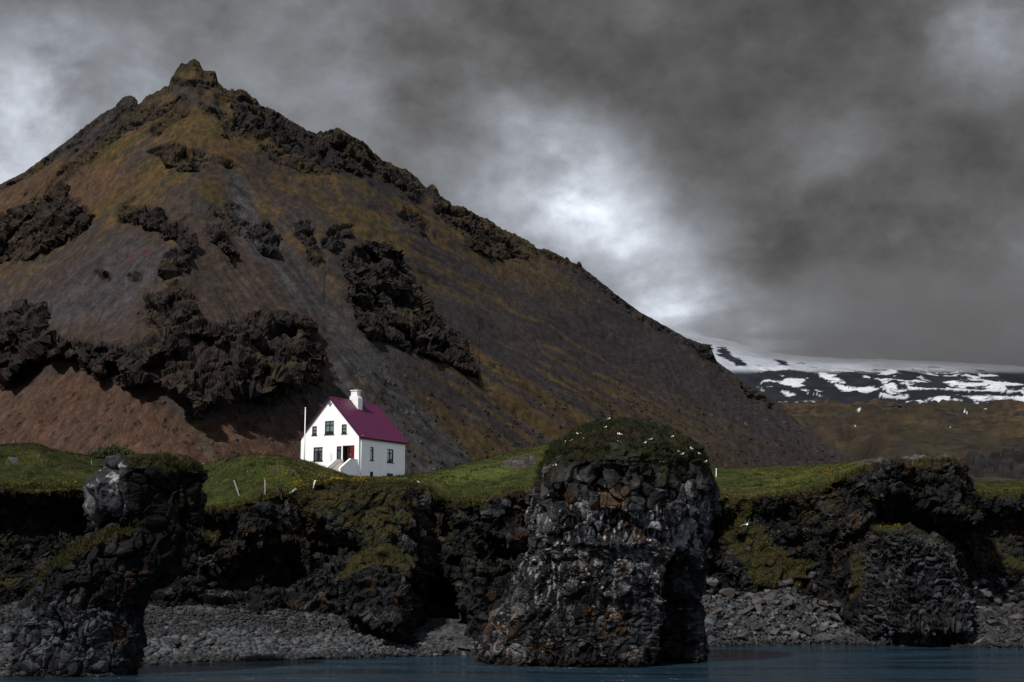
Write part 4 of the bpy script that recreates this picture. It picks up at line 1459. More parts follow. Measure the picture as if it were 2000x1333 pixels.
# attic window, a small square set on its corner
ca, cz = hpix(*zpix(582, 384), 'g')
dm = .29
fr = MB()
for k in range(4):
    q0, q1 = R(90 * k), R(90 * k + 90)
    pts = [(ca + math.cos(q0) * dm * .92, -.04, cz + math.sin(q0) * dm * 1.1), (ca + math.cos(q1) * dm * .92, -.04, cz + math.sin(q1) * dm * 1.1),
           (ca + math.cos(q1) * dm * .66, -.04, cz + math.sin(q1) * dm * .8), (ca + math.cos(q0) * dm * .66, -.04, cz + math.sin(q0) * dm * .8)]
    fr.prism(pts, (0, .036, 0))
fr_o = fr.build('window', W_DARK, house, SHIFT)
fr_o['label'] = 'small diamond attic window high in the gable'
pn = MB()
pn.prism([(ca + math.cos(R(90 * k)) * dm * .68, -.02, cz + math.sin(R(90 * k)) * dm * .82) for k in range(4)], (0, .016, 0))
pn.build('pane', plain('dusty_glass', (.20, .24, .27), .15, .6), fr_o, SHIFT)

# door: frame, one red leaf standing shut, the other swung inwards
d0, dz0, d1, dz1 = DOOR
df = MB().box((d0 + .002, -.02, dz0), (d0 + .07, .12, dz1 - .002)).box((d1 - .07, -.02, dz0), (d1 - .002, .12, dz1 - .002)).box((d0 + .07, -.02, dz1 - .075), (d1 - .07, .12, dz1 - .002))
dfo = df.build('door_frame', W_DOORDK, house, SHIFT)
lw = .50
rd = MB().box((d1 - .07 - lw, .0, dz0 + .03), (d1 - .072, .05, dz1 - .08))
for k in range(3):
    rd.box((d1 - .07 - lw + .08, -.012, dz0 + .15 + k * .62), (d1 - .15, .003, dz0 + .65 + k * .62), .008)
rdo = rd.build('door', W_RED, house, SHIFT)
rdo['label'] = 'red right-hand door leaf standing shut'
MB().tube((d1 - .07 - lw + .05, -.05, dz0 + 1.02), (d1 - .07 - lw + .05, .0, dz0 + 1.02), .022).ball((d1 - .07 - lw + .05, -.06, dz0 + 1.02), .035, 1).build('handle', W_TRIM, rdo, SHIFT)
ld = MB().box((d0 + .075, .13, dz0 + .03), (d0 + .125, .75, dz1 - .08)).box((d0 + .127, .22, dz0 + .2), (d0 + .137, .66, dz0 + .95)).box((d0 + .127, .22, dz0 + 1.1), (d0 + .137, .66, dz0 + 1.8))
ldo = ld.build('door', W_DOORDK, house, SHIFT)
ldo['label'] = 'maroon left-hand door leaf swung inwards'

# front steps between two parapets
PR = 3.35
pr_out = MB()
zt0 = hpix(*zpix(880, 985), 'g')[1]
for xa, xb in ((-.36, -.12), (-2.30, -2.06)):
    pr_out.prism([(xa, -.002, DOWN), (xa, -.002, zt0), (xa, -1.35, zt0), (xa, -PR, .72), (xa, -PR, DOWN)], (xb - xa, 0, 0))
pr_out.build('parapet', W_WALL, house, SHIFT)
st = MB()
n_st = 8
for k in range(n_st):
    y0 = -1.25 - k * .27
    st.box((-2.058, y0 - (0 if k else 0), DOWN), (-.362, -.003 if k == 0 else y0 + .27 - .0, ZP - .02 - k * ZP / n_st)) if k == 0 else st.box((-2.058, y0, DOWN), (-.362, y0 + .268, ZP - .02 - k * ZP / n_st))
st.build('steps', W_CONC, house, SHIFT)

# roof
OV, OG, TH = .34, .20, .13
sl_ = (APEX - EAVE) / (HW / 2)
rf = MB()
ex_ = HW / 2 + OV
for sg in (-1, 1):
    cx_ = -HW / 2
    p0, p1 = (cx_, -OG, APEX + .02), (cx_ + sg * ex_, -OG, APEX + .02 - sl_ * ex_)
    nx, nz = sl_ / math.hypot(sl_, 1) * TH * sg, TH / math.hypot(sl_, 1)
    q1 = (p1[0] + nx, -OG, p1[2] + nz)
    q0 = (cx_, -OG, APEX + .02 + TH * math.hypot(sl_, 1))
    rf.prism([p0, p1, q1, q0], (0, HL_ + 2 * OG, 0))
roof = rf.build('roof', W_PURP, house, SHIFT)
# thin standing ribs of the sheet-metal roof
rb_ = MB()
for k in range(17):
    y = -OG + .12 + k * (HL_ + 2 * OG - .24) / 16
    for sg in (-1, 1):
        nrm_ = Vector((sg * sl_, 0, 1)).normalized()
        a_ = Vector((-HW / 2, y, APEX + .02 + TH * math.hypot(sl_, 1)))
        b_ = Vector((-HW / 2 + sg * ex_, y, APEX + .02 - sl_ * ex_)) + nrm_ * TH
        d_ = (b_ - a_).normalized()
        a_ = a_ + d_ * .12
        rb_.prism([a_ + nrm_ * .002, b_ + nrm_ * .002, b_ + nrm_ * .022, a_ + nrm_ * .022], (0, .022, 0))
rb_.build('rib', W_PURP, roof, SHIFT)
zr_ = APEX + .02 + TH * math.hypot(sl_, 1)
MB().prism([(-HW / 2 - .16, -OG - .02, zr_ - .14), (-HW / 2, -OG - .02, zr_ + .045), (-HW / 2 + .16, -OG - .02, zr_ - .14), (-HW / 2, -OG - .02, zr_ + .01)], (0, HL_ + 2 * OG + .04, 0)).build('ridge_cap', W_PURP, roof, SHIFT)
bb = MB()
for sg in (-1, 1):
    p0, p1 = Vector((-HW / 2, -OG - .03, APEX + .0)), Vector((-HW / 2 + sg * ex_, -OG - .03, APEX - sl_ * ex_))
    bb.prism([p0, p1, p1 + Vector((0, 0, .19)), p0 + Vector((0, 0, .19))], (0, .028, 0))
bb.build('barge_board', plain('purple_board', (.030, .006, .022), .5, .3, .1), roof, SHIFT)
eb = MB()
ze = APEX - sl_ * ex_
eb.box((OV - .05, -OG, ze - .03), (OV - .01, HL_ + OG, ze + .06))
eb.build('fascia', plain('eaves_board', (.016, .010, .014), .6, .3, .1), roof, SHIFT)
pp = MB()
pp.tube((.07, .35, DOWN), (.07, .35, EAVE - .25), .045).tube((.07, .35, EAVE - .25), (OV - .06, .30, EAVE - .06), .045).ball((.07, .35, EAVE - .25), .06, 1)
pp.build('downpipe', W_TRIM, house, SHIFT, True)
# chimney on the long-wall side of the ridge
chm = MB()
cy0, cy1 = 4.05, 4.95
cxl, cxr = -HW / 2 - .15, -HW / 2 + 1.05
zt = zr_ + .48
chm.prism([(cxl, cy0, zr_ - .45), (cxr, cy0, zr_ - 1.6), (cxr, cy0, zt - .25), (cxr - .16, cy0, zt), (cxl + .05, cy0, zt), (cxl, cy0, zt - .15)], (0, cy1 - cy0, 0))
chm.box((cxl + .10, cy0 + .10, zt - .02), (cxr - .22, cy1 - .10, zt + .60), .02)
chm.box((cxl + .02, cy0 + .02, zt + .58), (cxr - .14, cy1 - .02, zt + .70), .02)
chm.build('chimney', plain('chimney_render', (.74, .74, .73), .8, .2, .16, 3.0, .15), roof, SHIFT)
print('roof', ZP, zr_, zt0)

# ================================================================ LOOSE ROCK ON THE SHORE
def rand_rot(n):
    q = rng.normal(size=(n, 4))
    q /= np.linalg.norm(q, axis=1, keepdims=True)
    w_, x, y, z = q.T
    return np.stack([np.stack([1 - 2 * (y * y + z * z), 2 * (x * y - z * w_), 2 * (x * z + y * w_)], -1),
                     np.stack([2 * (x * y + z * w_), 1 - 2 * (x * x + z * z), 2 * (y * z - x * w_)], -1),
                     np.stack([2 * (x * z - y * w_), 2 * (y * z + x * w_), 1 - 2 * (x * x + y * y)], -1)], -2)


def beach_points(n, ulo, uhi, klo=0.0, khi=1.0):
    px = BE['px']
    ci = np.searchsorted(px, rng.uniform(ulo, uhi, n)).clip(0, len(px) - 1)
    ri = (BE['r0'] + rng.uniform(klo, khi, n) * (BE['m'] - 1)).astype(int).clip(0, len(BE['P']) - 1)
    return BE['P'][ri, ci] + rng.normal(size=(n, 3)) * np.array([.12, .12, 0])


def cobbles():
    V, Fc = ico(2)
    pts, sz, kk = [], [], []
    for n, lo, hi, k0, k1, s0, s1 in ((2600, 255, 700, -.02, .62, .16, .40), (3400, 260, 880, .3, 1.06, .08, .24), (900, 700, 960, -.05, .9, .13, .34),
                                      (700, -60, 60, .0, 1.0, .20, .46), (500, 1000, 1400, .0, .6, .15, .35)):
        p = beach_points(n, lo, hi, k0, k1)
        pts.append(p)
        sz.append(s0 + (s1 - s0) * rng.random(n) ** 1.8)
        kk.append(np.where((lo < 900) & (p[:, 2] > 2.0 + .9 * perlin(p / 3.0, 19)), .30, 1.0))
    p, r = np.concatenate(pts), np.concatenate(sz)
    n = len(p)
    shp = np.stack([rng.uniform(.8, 1.35, n), rng.uniform(.75, 1.1, n), rng.uniform(.5, .85, n)], -1) * r[:, None]
    B = V[None] * shp[:, None]
    wob = 1 + .16 * perlin(V[None] * 1.1 + rng.uniform(0, 90, (n, 1, 3)), 3)
    B = B * wob[..., None]
    a = rng.uniform(0, 2 * np.pi, n)
    ti = rng.normal(size=n) * .35
    ca_, sa_ = np.cos(a)[:, None], np.sin(a)[:, None]
    x, y, z = B[..., 0], B[..., 1] * np.cos(ti)[:, None] - B[..., 2] * np.sin(ti)[:, None], B[..., 1] * np.sin(ti)[:, None] + B[..., 2] * np.cos(ti)[:, None]
    B = np.stack([x * ca_ - y * sa_, x * sa_ + y * ca_, z], -1) + (p + np.array([0, 0, .25]) * r[:, None])[:, None]
    F_ = (Fc[None] + (np.arange(n) * len(V))[:, None, None]).reshape(-1, 3)
    c = lerp(rgb(.010, .0115, .014), rgb(.066, .075, .085), (rng.random(n) ** 2.0)[:, None])
    c = lerp(c, rgb(.050, .044, .037), (rng.random(n)[:, None] < .16) * .7)
    wet = sstep(p[:, 2], .45, .1)
    c = c * (1 - .65 * wet)[:, None] * np.concatenate(kk)[:, None]
    o = raw_mesh('beach_pebbles', B.reshape(-1, 3), F_, M_STONE, np.repeat(c, len(V), 0))
    return stuff(o)


cobbles()


def rubble():
    """broken angular stones between the boulders"""
    shapes = []
    for k in range(6):
        r_ = random.Random(300 + k)
        bm = bmesh.new()
        for i in range(11):
            v = Vector((r_.gauss(0, 1), r_.gauss(0, 1), r_.gauss(0, 1))).normalized()
            bm.verts.new((v.x * 1.1, v.y * .9, v.z * .75))
        h = bmesh.ops.convex_hull(bm, input=bm.verts[:])
        bmesh.ops.delete(bm, geom=list({e for e in h['geom_interior'] + h['geom_unused'] if isinstance(e, bmesh.types.BMVert)}), context='VERTS')
        bmesh.ops.bevel(bm, geom=bm.edges[:], offset=.05, segments=1, affect='EDGES')
        bmesh.ops.triangulate(bm, faces=bm.faces[:])
        bm.verts.index_update()
        shapes.append((np.array([v.co[:] for v in bm.verts]), np.array([[v.index for v in f.verts] for f in bm.faces])))
        bm.free()
    p = np.concatenate([beach_points(3600, 1355, 1720, -.03, 1.15), beach_points(2200, 1850, 2080, -.03, 1.15), beach_points(500, 640, 1000, -.03, .6)])
    n = len(p)
    r = .10 + .30 * rng.random(n) ** 2.2
    which = rng.integers(0, 6, n)
    VV, FF, CC, base = [], [], [], 0
    for k, (V, Fc) in enumerate(shapes):
        i = np.where(which == k)[0]
        B = np.einsum('nij,vj->nvi', rand_rot(len(i)), V) * r[i, None, None] + (p[i] + np.array([0, 0, .3]) * r[i, None])[:, None]
        VV.append(B.reshape(-1, 3))
        FF.append((Fc[None] + (base + np.arange(len(i)) * len(V))[:, None, None]).reshape(-1, 3))
        c = lerp(rgb(.010, .0105, .012), rgb(.062, .066, .075), (rng.random(len(i)) ** 2.0)[:, None])
        c = lerp(c, rgb(.036, .027, .024), (rng.random(len(i))[:, None] < .2) * .7)
        c = c * np.where(p[i, 0] > 42, .6, 1.0)[:, None]
        CC.append(np.repeat(c * (1 - .6 * sstep(p[i, 2], .45, .1))[:, None], len(V), 0))
        base += len(i) * len(V)
    return stuff(raw_mesh('rockfall_rubble', np.concatenate(VV), np.concatenate(FF), M_STONE, np.concatenate(CC), smooth=False))


rubble()


def boulder_mesh(k):
    r_ = random.Random(900 + k)
    bm = bmesh.new()
    for i in range(13):
        v = Vector((r_.gauss(0, 1), r_.gauss(0, 1), r_.gauss(0, 1))).normalized()
        bm.verts.new((v.x * r_.uniform(.85, 1.15), v.y * r_.uniform(.7, .95), v.z * r_.uniform(.55, .85)))
    h = bmesh.ops.convex_hull(bm, input=bm.verts[:])
    bmesh.ops.delete(bm, geom=list({e for e in h['geom_interior'] + h['geom_unused'] if isinstance(e, bmesh.types.BMVert)}), context='VERTS')
    bmesh.ops.bevel(bm, geom=bm.edges[:], offset=.045, segments=1, affect='EDGES')
    bmesh.ops.triangulate(bm, faces=bm.faces[:])
    bmesh.ops.subdivide_edges(bm, edges=bm.edges[:], cuts=2, use_grid_fill=True)
    V = np.array([v.co[:] for v in bm.verts])
    d = fbm(V * 2.2 + k * 9, 3, 77) * .05 + fbm(V * 7 + k, 2, 78) * .02
    nv = V / np.linalg.norm(V, axis=1, keepdims=True)
    V = V + nv * d[:, None]
    for v, q in zip(bm.verts, V):
        v.co = q
    me = bpy.data.meshes.new('boulder')
    bm.to_mesh(me)
    bm.free()
    tone = [(.036, .038, .043), (.052, .056, .062), (.024, .0225, .0235), (.042, .036, .035), (.016, .0165, .0185), (.070, .074, .081)][k % 6]
    a = me.color_attributes.new('tone', 'FLOAT_COLOR', 'POINT')
    c = np.ones((len(V), 4), np.float32)
    c[:, :3] = np.array(tone) * (1 + .5 * fbm(V * 1.8 + k, 3, 79))[:, None]
    a.data.foreach_set('color', c.ravel())
    me.materials.append(M_STONE)
    return me


B_MESH = [boulder_mesh(k) for k in range(12)]
B_COUNT = 0


def boulder(p, r, label, group=None, mesh=None):
    global B_COUNT
    o = bpy.data.objects.new('boulder', B_MESH[B_COUNT % 12] if mesh is None else B_MESH[mesh])
    B_COUNT += 1
    o.location = p
    o.rotation_euler = (random.uniform(-.5, .5), random.uniform(-.5, .5), random.uniform(0, 6.28))
    o.scale = (r * random.uniform(.9, 1.25), r * random.uniform(.85, 1.1), r * random.uniform(.75, 1.1))
    COL.objects.link(o)
    return tag(o, label, 'boulder', group)


dep = None


def hit(px, py):
    """first surface the pixel's ray meets"""
    a, b, c = ray_dir(px, py)
    ok, loc, nrm, idx, ob, _ = scene.ray_cast(dep, Vector((0, 0, EYE)), Vector((float(a), float(b), float(c))).normalized())
    return (loc, nrm, ob) if ok else (None, None, None)


bpy.context.view_layer.update()
dep = bpy.context.evaluated_depsgraph_get()
for i in range(170):
    u_ = random.uniform(1365, 1640)
    t_ = (u_ - 1365) / 275
    top_ = lerp(1150, 1178, t_) - 30 * math.exp(-((u_ - 1545) / 40) ** 2)
    v_ = lerp(top_, 1252, random.random() ** 1.25)
    loc, nrm, ob = hit(u_, v_)
    if loc is None or ob.name not in ('beach', 'headland_terrain', 'beach_pebbles', 'rockfall_rubble'):
        continue
    boulder(loc + Vector((0, 0, .05)), random.uniform(.22, .52) + .7 * random.random() ** 4, 'grey angular boulder in the rockfall between the domed sea stack and the columned buttress', 'boulders of the rockfall beside the sea stack')
for i in range(48):
    loc, nrm, ob = hit(random.uniform(1895, 2010), random.uniform(1130, 1262))
    if loc is None or ob.name not in ('beach', 'headland_terrain', 'beach_pebbles', 'rockfall_rubble'):
        continue
    boulder(loc, random.uniform(.3, .6) + .6 * random.random() ** 3, 'dark brownish boulder heaped on the shore past the columned buttress', 'boulders heaped past the columned buttress')
for i in range(16):
    loc, nrm, ob = hit(random.uniform(700, 1000), random.uniform(1262, 1282))
    if loc is None:
        continue
    boulder(loc, random.uniform(.22, .5), 'low dark boulder at the waterline below the black cave', 'boulders at the waterline below the cave')
for (u_, v_, r_, lb, k) in ((1388, 1140, 1.15, 'biggest pale upright block at the top of the rockfall beside the domed sea stack', 5), (1475, 1165, 1.0, 'broad pale slab leaning in the rockfall under the grassy gully', 1),
                            (1640, 1215, 1.0, 'large rounded brown boulder at the foot of the columned buttress', 3), (1575, 1240, .9, 'large dark wet boulder at the water edge below the rockfall', 4),
                            (905, 1272, .75, 'squat grey boulder at the waterline in front of the black cave', 0), (345, 1262, .55, 'dark flat-topped boulder among the pale beach cobbles', 4)):
    loc, nrm, ob = hit(u_, v_)
    if loc is not None:
        boulder(loc + Vector((0, 0, .2)), r_, lb, None, k)

# ================================================================ GRASS, FLOWERS, SHRUB
def tufts(pos, h, tone, name, blades=3, wide=.32):
    n = len(pos)
    P0 = np.repeat(pos, blades, 0)
    H = np.repeat(h, blades) * rng.uniform(.6, 1.2, n * blades)
    a = rng.uniform(0, 2 * np.pi, n * blades)
    d = np.stack([np.cos(a), np.sin(a), 0 * a], -1)
    ln = rng.normal(size=(n * blades, 2)) * .45
    wd = (H * wide)[:, None]
    off = rng.normal(size=(n * blades, 3)) * np.array([.10, .10, 0])
    b0 = P0 + off - d * wd / 2 + np.array([0, 0, -.05])
    b1 = P0 + off + d * wd / 2 + np.array([0, 0, -.05])
    tp = P0 + off + np.stack([ln[:, 0] * H, ln[:, 1] * H, H], -1)
    V = np.stack([b0, b1, tp], 1).reshape(-1, 3)
    F_ = np.arange(len(V)).reshape(-1, 3)
    c = np.repeat(tone, blades, 0) * rng.uniform(.6, 1.35, (n * blades, 1))
    C3 = np.stack([c * .8, c * .8, c * 1.15], 1).reshape(-1, 3)
    return raw_mesh(name, V, F_, M_LEAF, C3, smooth=False)


def pick(P, wgt, n):
    w_ = wgt.ravel() / wgt.sum()
    i = rng.choice(w_.size, n, p=w_)
    return P.reshape(-1, 3)[i], i


P_, n1_, n2_ = HL['P'], HL['n1'], HL['n2']
turfP = P_[n1_:n1_ + n2_]
area = 1 - HL['tk'][:n2_]
rows_ = np.linspace(0, 1, n2_)[:, None]
pA, iA = pick(turfP, area * (1 + 2.5 * sstep(rows_, .12, 0) + 1.2 * sstep(rows_, .9, 1)), 30000)
g_ = fbm(pA / 4.0, 3, 801)
tA = lerp(rgb(.013, .0155, .0035), rgb(.031, .029, .007), sstep(g_ + rng.normal(size=len(pA)) * .15, -.25, .35)[:, None])
hA = rng.uniform(.09, .20, len(pA)) * (1 + .8 * sstep(fbm(pA / 2.0, 2, 805), .1, .4))
pB, iB = pick(P_[:n1_], HL['gm'] + 1e-9, 9000)
tB = lerp(rgb(.018, .021, .005), rgb(.034, .024, .009), rng.random((len(pB), 1)))
hB = rng.uniform(.10, .26, len(pB))
edge_rows = P_[n1_ - 9:n1_ + 3]
pE, iE = pick(edge_rows, np.ones(edge_rows.shape[:2]), 6500)
tE = lerp(rgb(.022, .027, .006), rgb(.044, .030, .010), rng.random((len(pE), 1)))
hE = rng.uniform(.16, .38, len(pE))
pM, iM = pick(MID_P[4:], np.clip(MID_T[4:] - .3, 0, 1), 7000)
tM = lerp(rgb(.006, .010, .003), rgb(.017, .019, .006), rng.random((len(pM), 1)))
hM = rng.uniform(.08, .22, len(pM))
pW, iW = pick(WEST_P[4:], np.clip(WEST_T[4:] - .3, 0, 1), 4200)
tW = lerp(rgb(.013, .018, .004), rgb(.034, .024, .008), rng.random((len(pW), 1)))
hW = rng.uniform(.10, .26, len(pW))
stuff(tufts(np.concatenate([pA, pB, pE, pM, pW]), np.concatenate([hA, hB, hE, hM, hW]), np.concatenate([tA, tB, tE, tM, tW]), 'grass'))


def flowers():
    V, Fc = ico(1)
    tu, tv = to_px(turfP)
    w_ = np.zeros(tu.shape)
    for cx, cy, rx, ry, k in ((580, 945, 90, 14, 1.0), (680, 938, 60, 6, 1.2), (1580, 935, 90, 16, .8), (1510, 955, 60, 8, .7), (840, 955, 60, 8, .5), (80, 946, 90, 7, 1.0), (1440, 970, 40, 14, .7), (560, 925, 90, 16, .3), (1640, 920, 50, 8, .8)):
        w_ += k * np.exp(-((tu - cx) / rx) ** 2 - ((tv - cy) / ry) ** 2)
    w_ *= sstep(fbm(turfP / 1.6, 3, 811), -.1, .3)
    p, _ = pick(turfP, w_ + 1e-9, 900)
    cu, cv = to_px(P_[:n1_])
    w2 = poly_in(cu, cv, [(1400, 970), (1480, 970), (1545, 1080), (1605, 1100), (1565, 1150), (1430, 1080)], 20) + 4 * poly_in(cu, cv, [(1700, 1012), (1800, 1012), (1800, 1036), (1700, 1036)], 6)
    p2, _ = pick(P_[:n1_], w2 + 1e-9, 260)
    p = np.concatenate([p, p2])
    r = rng.uniform(.028, .065, len(p))
    z = rng.uniform(.10, .25, len(p))
    B = V[None] * np.array([1, 1, .5]) * r[:, None, None] + (p + np.stack([0 * z, 0 * z, z], -1))[:, None]
    F_ = (Fc[None] + (np.arange(len(p)) * len(V))[:, None, None]).reshape(-1, 3)
    o = raw_mesh('wild_flowers', B.reshape(-1, 3), F_, plain('petal_yellow', (.42, .26, .012), .7, .2, .2))
    return stuff(o)


flowers()


def shrub():
    c0 = at(222, 901, 164.0)
    root = empty('shrub', c0)
    tag(root, 'wide low grey-green shrub on the grass behind the lava stack', 'shrub')
    pts, tn = [], []
    lobes = [(-2.2, 0, .55, .8), (-1.5, .3, .85, .85), (-.7, -.2, 1.0, .9), (.1, .2, 1.15, .95), (.9, 0, .95, .85), (1.7, .2, .7, .8), (2.4, .1, .45, .65), (-2.7, .1, .3, .5)]
    for (x, y, z, r) in lobes:
        n = int(430 * r)
        d = rng.normal(size=(n, 3))
        d /= np.linalg.norm(d, axis=1, keepdims=True)
        q = np.array([x, y, z]) + d * (r * rng.uniform(.25, 1.08, n) ** .6)[:, None] * np.array([.8, .8, .8])
        pts.append(q)
        tn.append(lerp(rgb(.030, .040, .018), rgb(.085, .098, .046), rng.random((n, 1)) ** 1.5))
    p, t_ = np.concatenate(pts), np.concatenate(tn)
    m = p[:, 2] > -.1
    o = tufts(p[m], np.full(m.sum(), .20), t_[m], 'foliage', 2, .5)
    o.parent = root
    sm = MB()
    for (x, y, z, r) in lobes[:7]:
        for k in range(2):
            e = Vector((x + random.uniform(-.4, .4), y + random.uniform(-.3, .3), z + random.uniform(-.1, .35)))
            b = Vector((x * .55 + random.uniform(-.2, .2), y * .5, -.25))
            md = (b + e) / 2 + Vector((x * .12, 0, -.08))
            sm.tube(b, md, .035, 6, .024).tube(md, e, .024, 6, .008)
    sm.build('stem', plain('shrub_bark', (.045, .034, .026), .9), root)


shrub()

# ================================================================ SMALL THINGS ON THE HEADLAND
M_POST = plain('weathered_wood', (.27, .25, .23), .9, .1, .35, 6.0, .4)
M_POSTD = plain('dark_weathered_wood', (.055, .047, .042), .9, .1, .35, 6.0, .4)
M_POSTW = plain('white_painted_wood', (.72, .73, .72), .7, .2, .12, 6.0)


def post(bu, bv, tu, tv, r, mat, label, group='old fence posts along the cliff edge', sink=.5):
    loc, nrm, ob = hit(bu, bv)
    tip = Vector(at(tu, tv, loc.y))
    ax = (tip - loc)
    root_z = ax.normalized()
    M = root_z.to_track_quat('Z', 'Y').to_matrix()
    bm = bmesh.new()
    n, L = 9, ax.length
    rings = []
    for k in range(9):
        z = -sink + (L + sink) * k / 8
        ring = []
        for i in range(n):
            a = 2 * math.pi * i / n
            rr = r * (1 + .10 * math.sin(3 * a + k * .7) + random.uniform(-.05, .05)) * (1.0 - .10 * k / 8)
            ring.append(bm.verts.new(M @ Vector((rr * math.cos(a), rr * math.sin(a), z + (.05 * math.cos(a) if k == 8 else 0)))))
        rings.append(ring)
    for k in range(8):
        for i in range(n):
            bm.faces.new((rings[k][i], rings[k][(i + 1) % n], rings[k + 1][(i + 1) % n], rings[k + 1][i]))
    bm.faces.new(rings[0][::-1])
    bm.faces.new(rings[-1])
    me = bpy.data.meshes.new('fence_post')
    bm.to_mesh(me)
    bm.free()
    me.materials.append(mat)
    o = bpy.data.objects.new('fence_post', me)
    o.location = loc
    COL.objects.link(o)
    return tag(o, label, 'fence post', group)


post(467, 968, 457, 938.7, .085, M_POST, 'tall grey fence post leaning left, nearest the lava stack')
post(517.8, 966, 517.8, 938, .085, M_POST, 'grey weathered fence post standing bolt upright in the grass')
post(547, 967, 538.7, 946.7, .065, M_POSTD, 'thin dark fence post tilted left beside the upright grey one')
post(567, 964, 578, 955.5, .12, M_POST, 'thick grey post almost fallen over at the cliff edge')
post(612.5, 950, 615.5, 939.5, .085, M_POSTW, 'short bright white post in the grass below the house mound')
post(409, 956, 401, 942, .05, M_POSTD, 'faint thin dark stake leaning close beside the lava stack')
post(1399, 931, 1399, 916, .07, M_POSTW, 'slim white stake on the meadow just right of the domed sea stack')
post(179, 908, 179, 900.5, .04, M_POST, 'tiny grey stake in the grass beside the shrub')


def flagpole():
    b = at(594.2, 902, 158.5)
    t_ = at(594.8, 798.5, 158.5)
    o = empty('flagpole', (float(b[0]), float(b[1]), float(b[2])))
    tag(o, 'tall white bare flagpole standing by the corner of the white house', 'flagpole')
    H_ = float(t_[2] - b[2])
    MB().tube((0, 0, -1.6), (0, 0, H_), .075, 12, .045).build('pole', W_TRIM, o, None, True)
    MB().ball((0, 0, H_ + .06), .085).build('finial', W_TRIM, o, None, True)
    MB().tube((-.09, -.05, .95), (.09, -.05, .95), .015, 6).build('cleat', W_TRIM, o)
    MB().box((-.16, -.16, -1.6), (.16, .16, -.4), .02).build('base', W_CONC, o)


flagpole()


def blue_cover():
    n, m = 40, 18
    X, Y = np.meshgrid(np.linspace(-.95, .95, n), np.linspace(-.8, .8, m))
    c = at(396, 911.5, 168.0)
    e = np.sqrt((X / .95) ** 2 + (Y / .8) ** 2)
    Z = .42 * np.clip(1 - e ** 2.2, 0, 1) * (1 + .5 * (X / .95)) * .8 + .05 * fbm(np.stack([X * 3, Y * 3, 0 * X], -1), 3, 3)
    V = np.stack([X, Y, Z], -1).reshape(-1, 3)
    bot = V.copy()
    bot[:, 2] = -.25
    Fc = grid_faces(m, n)
    rim = np.concatenate([np.arange(n), np.arange(1, m) * n + n - 1, (m - 1) * n + np.arange(n - 2, -1, -1), np.arange(m - 2, 0, -1) * n])
    k = n * m
    side = np.stack([rim, rim + k, np.roll(rim, -1) + k, np.roll(rim, -1)], -1)
    o = raw_mesh('tarpaulin', np.concatenate([V, bot]), np.concatenate([Fc, Fc[:, ::-1] + k, side]), plain('pale_blue_sheet', (.42, .58, .70), .5, .3, .12, 3.0))
    o.location = c
    tag(o, 'small pale blue tarpaulin lying on the grass behind the mound', 'tarpaulin')


blue_cover()

# ================================================================ GULLS
def loft(V, Fc, C, path, n=10, col=(.8, .8, .8)):
    """path: list of (point, half width, half height, colour)"""
    pts = [Vector(p[0]) for p in path]
    base = len(V)
    for i, (p, rw, rh, c) in enumerate(path):
        tg = (pts[min(i + 1, len(pts) - 1)] - pts[max(i - 1, 0)]).normalized()
        sd = tg.cross(Vector((0, 0, 1)))
        sd = sd.normalized() if sd.length > .05 else Vector((0, 1, 0))
        up = sd.cross(tg).normalized()
        for k in range(n):
            a = 2 * math.pi * k / n
            V.append(tuple(Vector(p) + sd * (math.cos(a) * rw) + up * (math.sin(a) * rh)))
            C.append(c)
    for i in range(len(path) - 1):
        for k in range(n):
            a, b = base + i * n + k, base + i * n + (k + 1) % n
            Fc.append((a, b, b + n, a + n))


WH, GY, BK, YL = (.82, .82, .82), (.36, .38, .41), (.02, .02, .02), (.55, .36, .03)


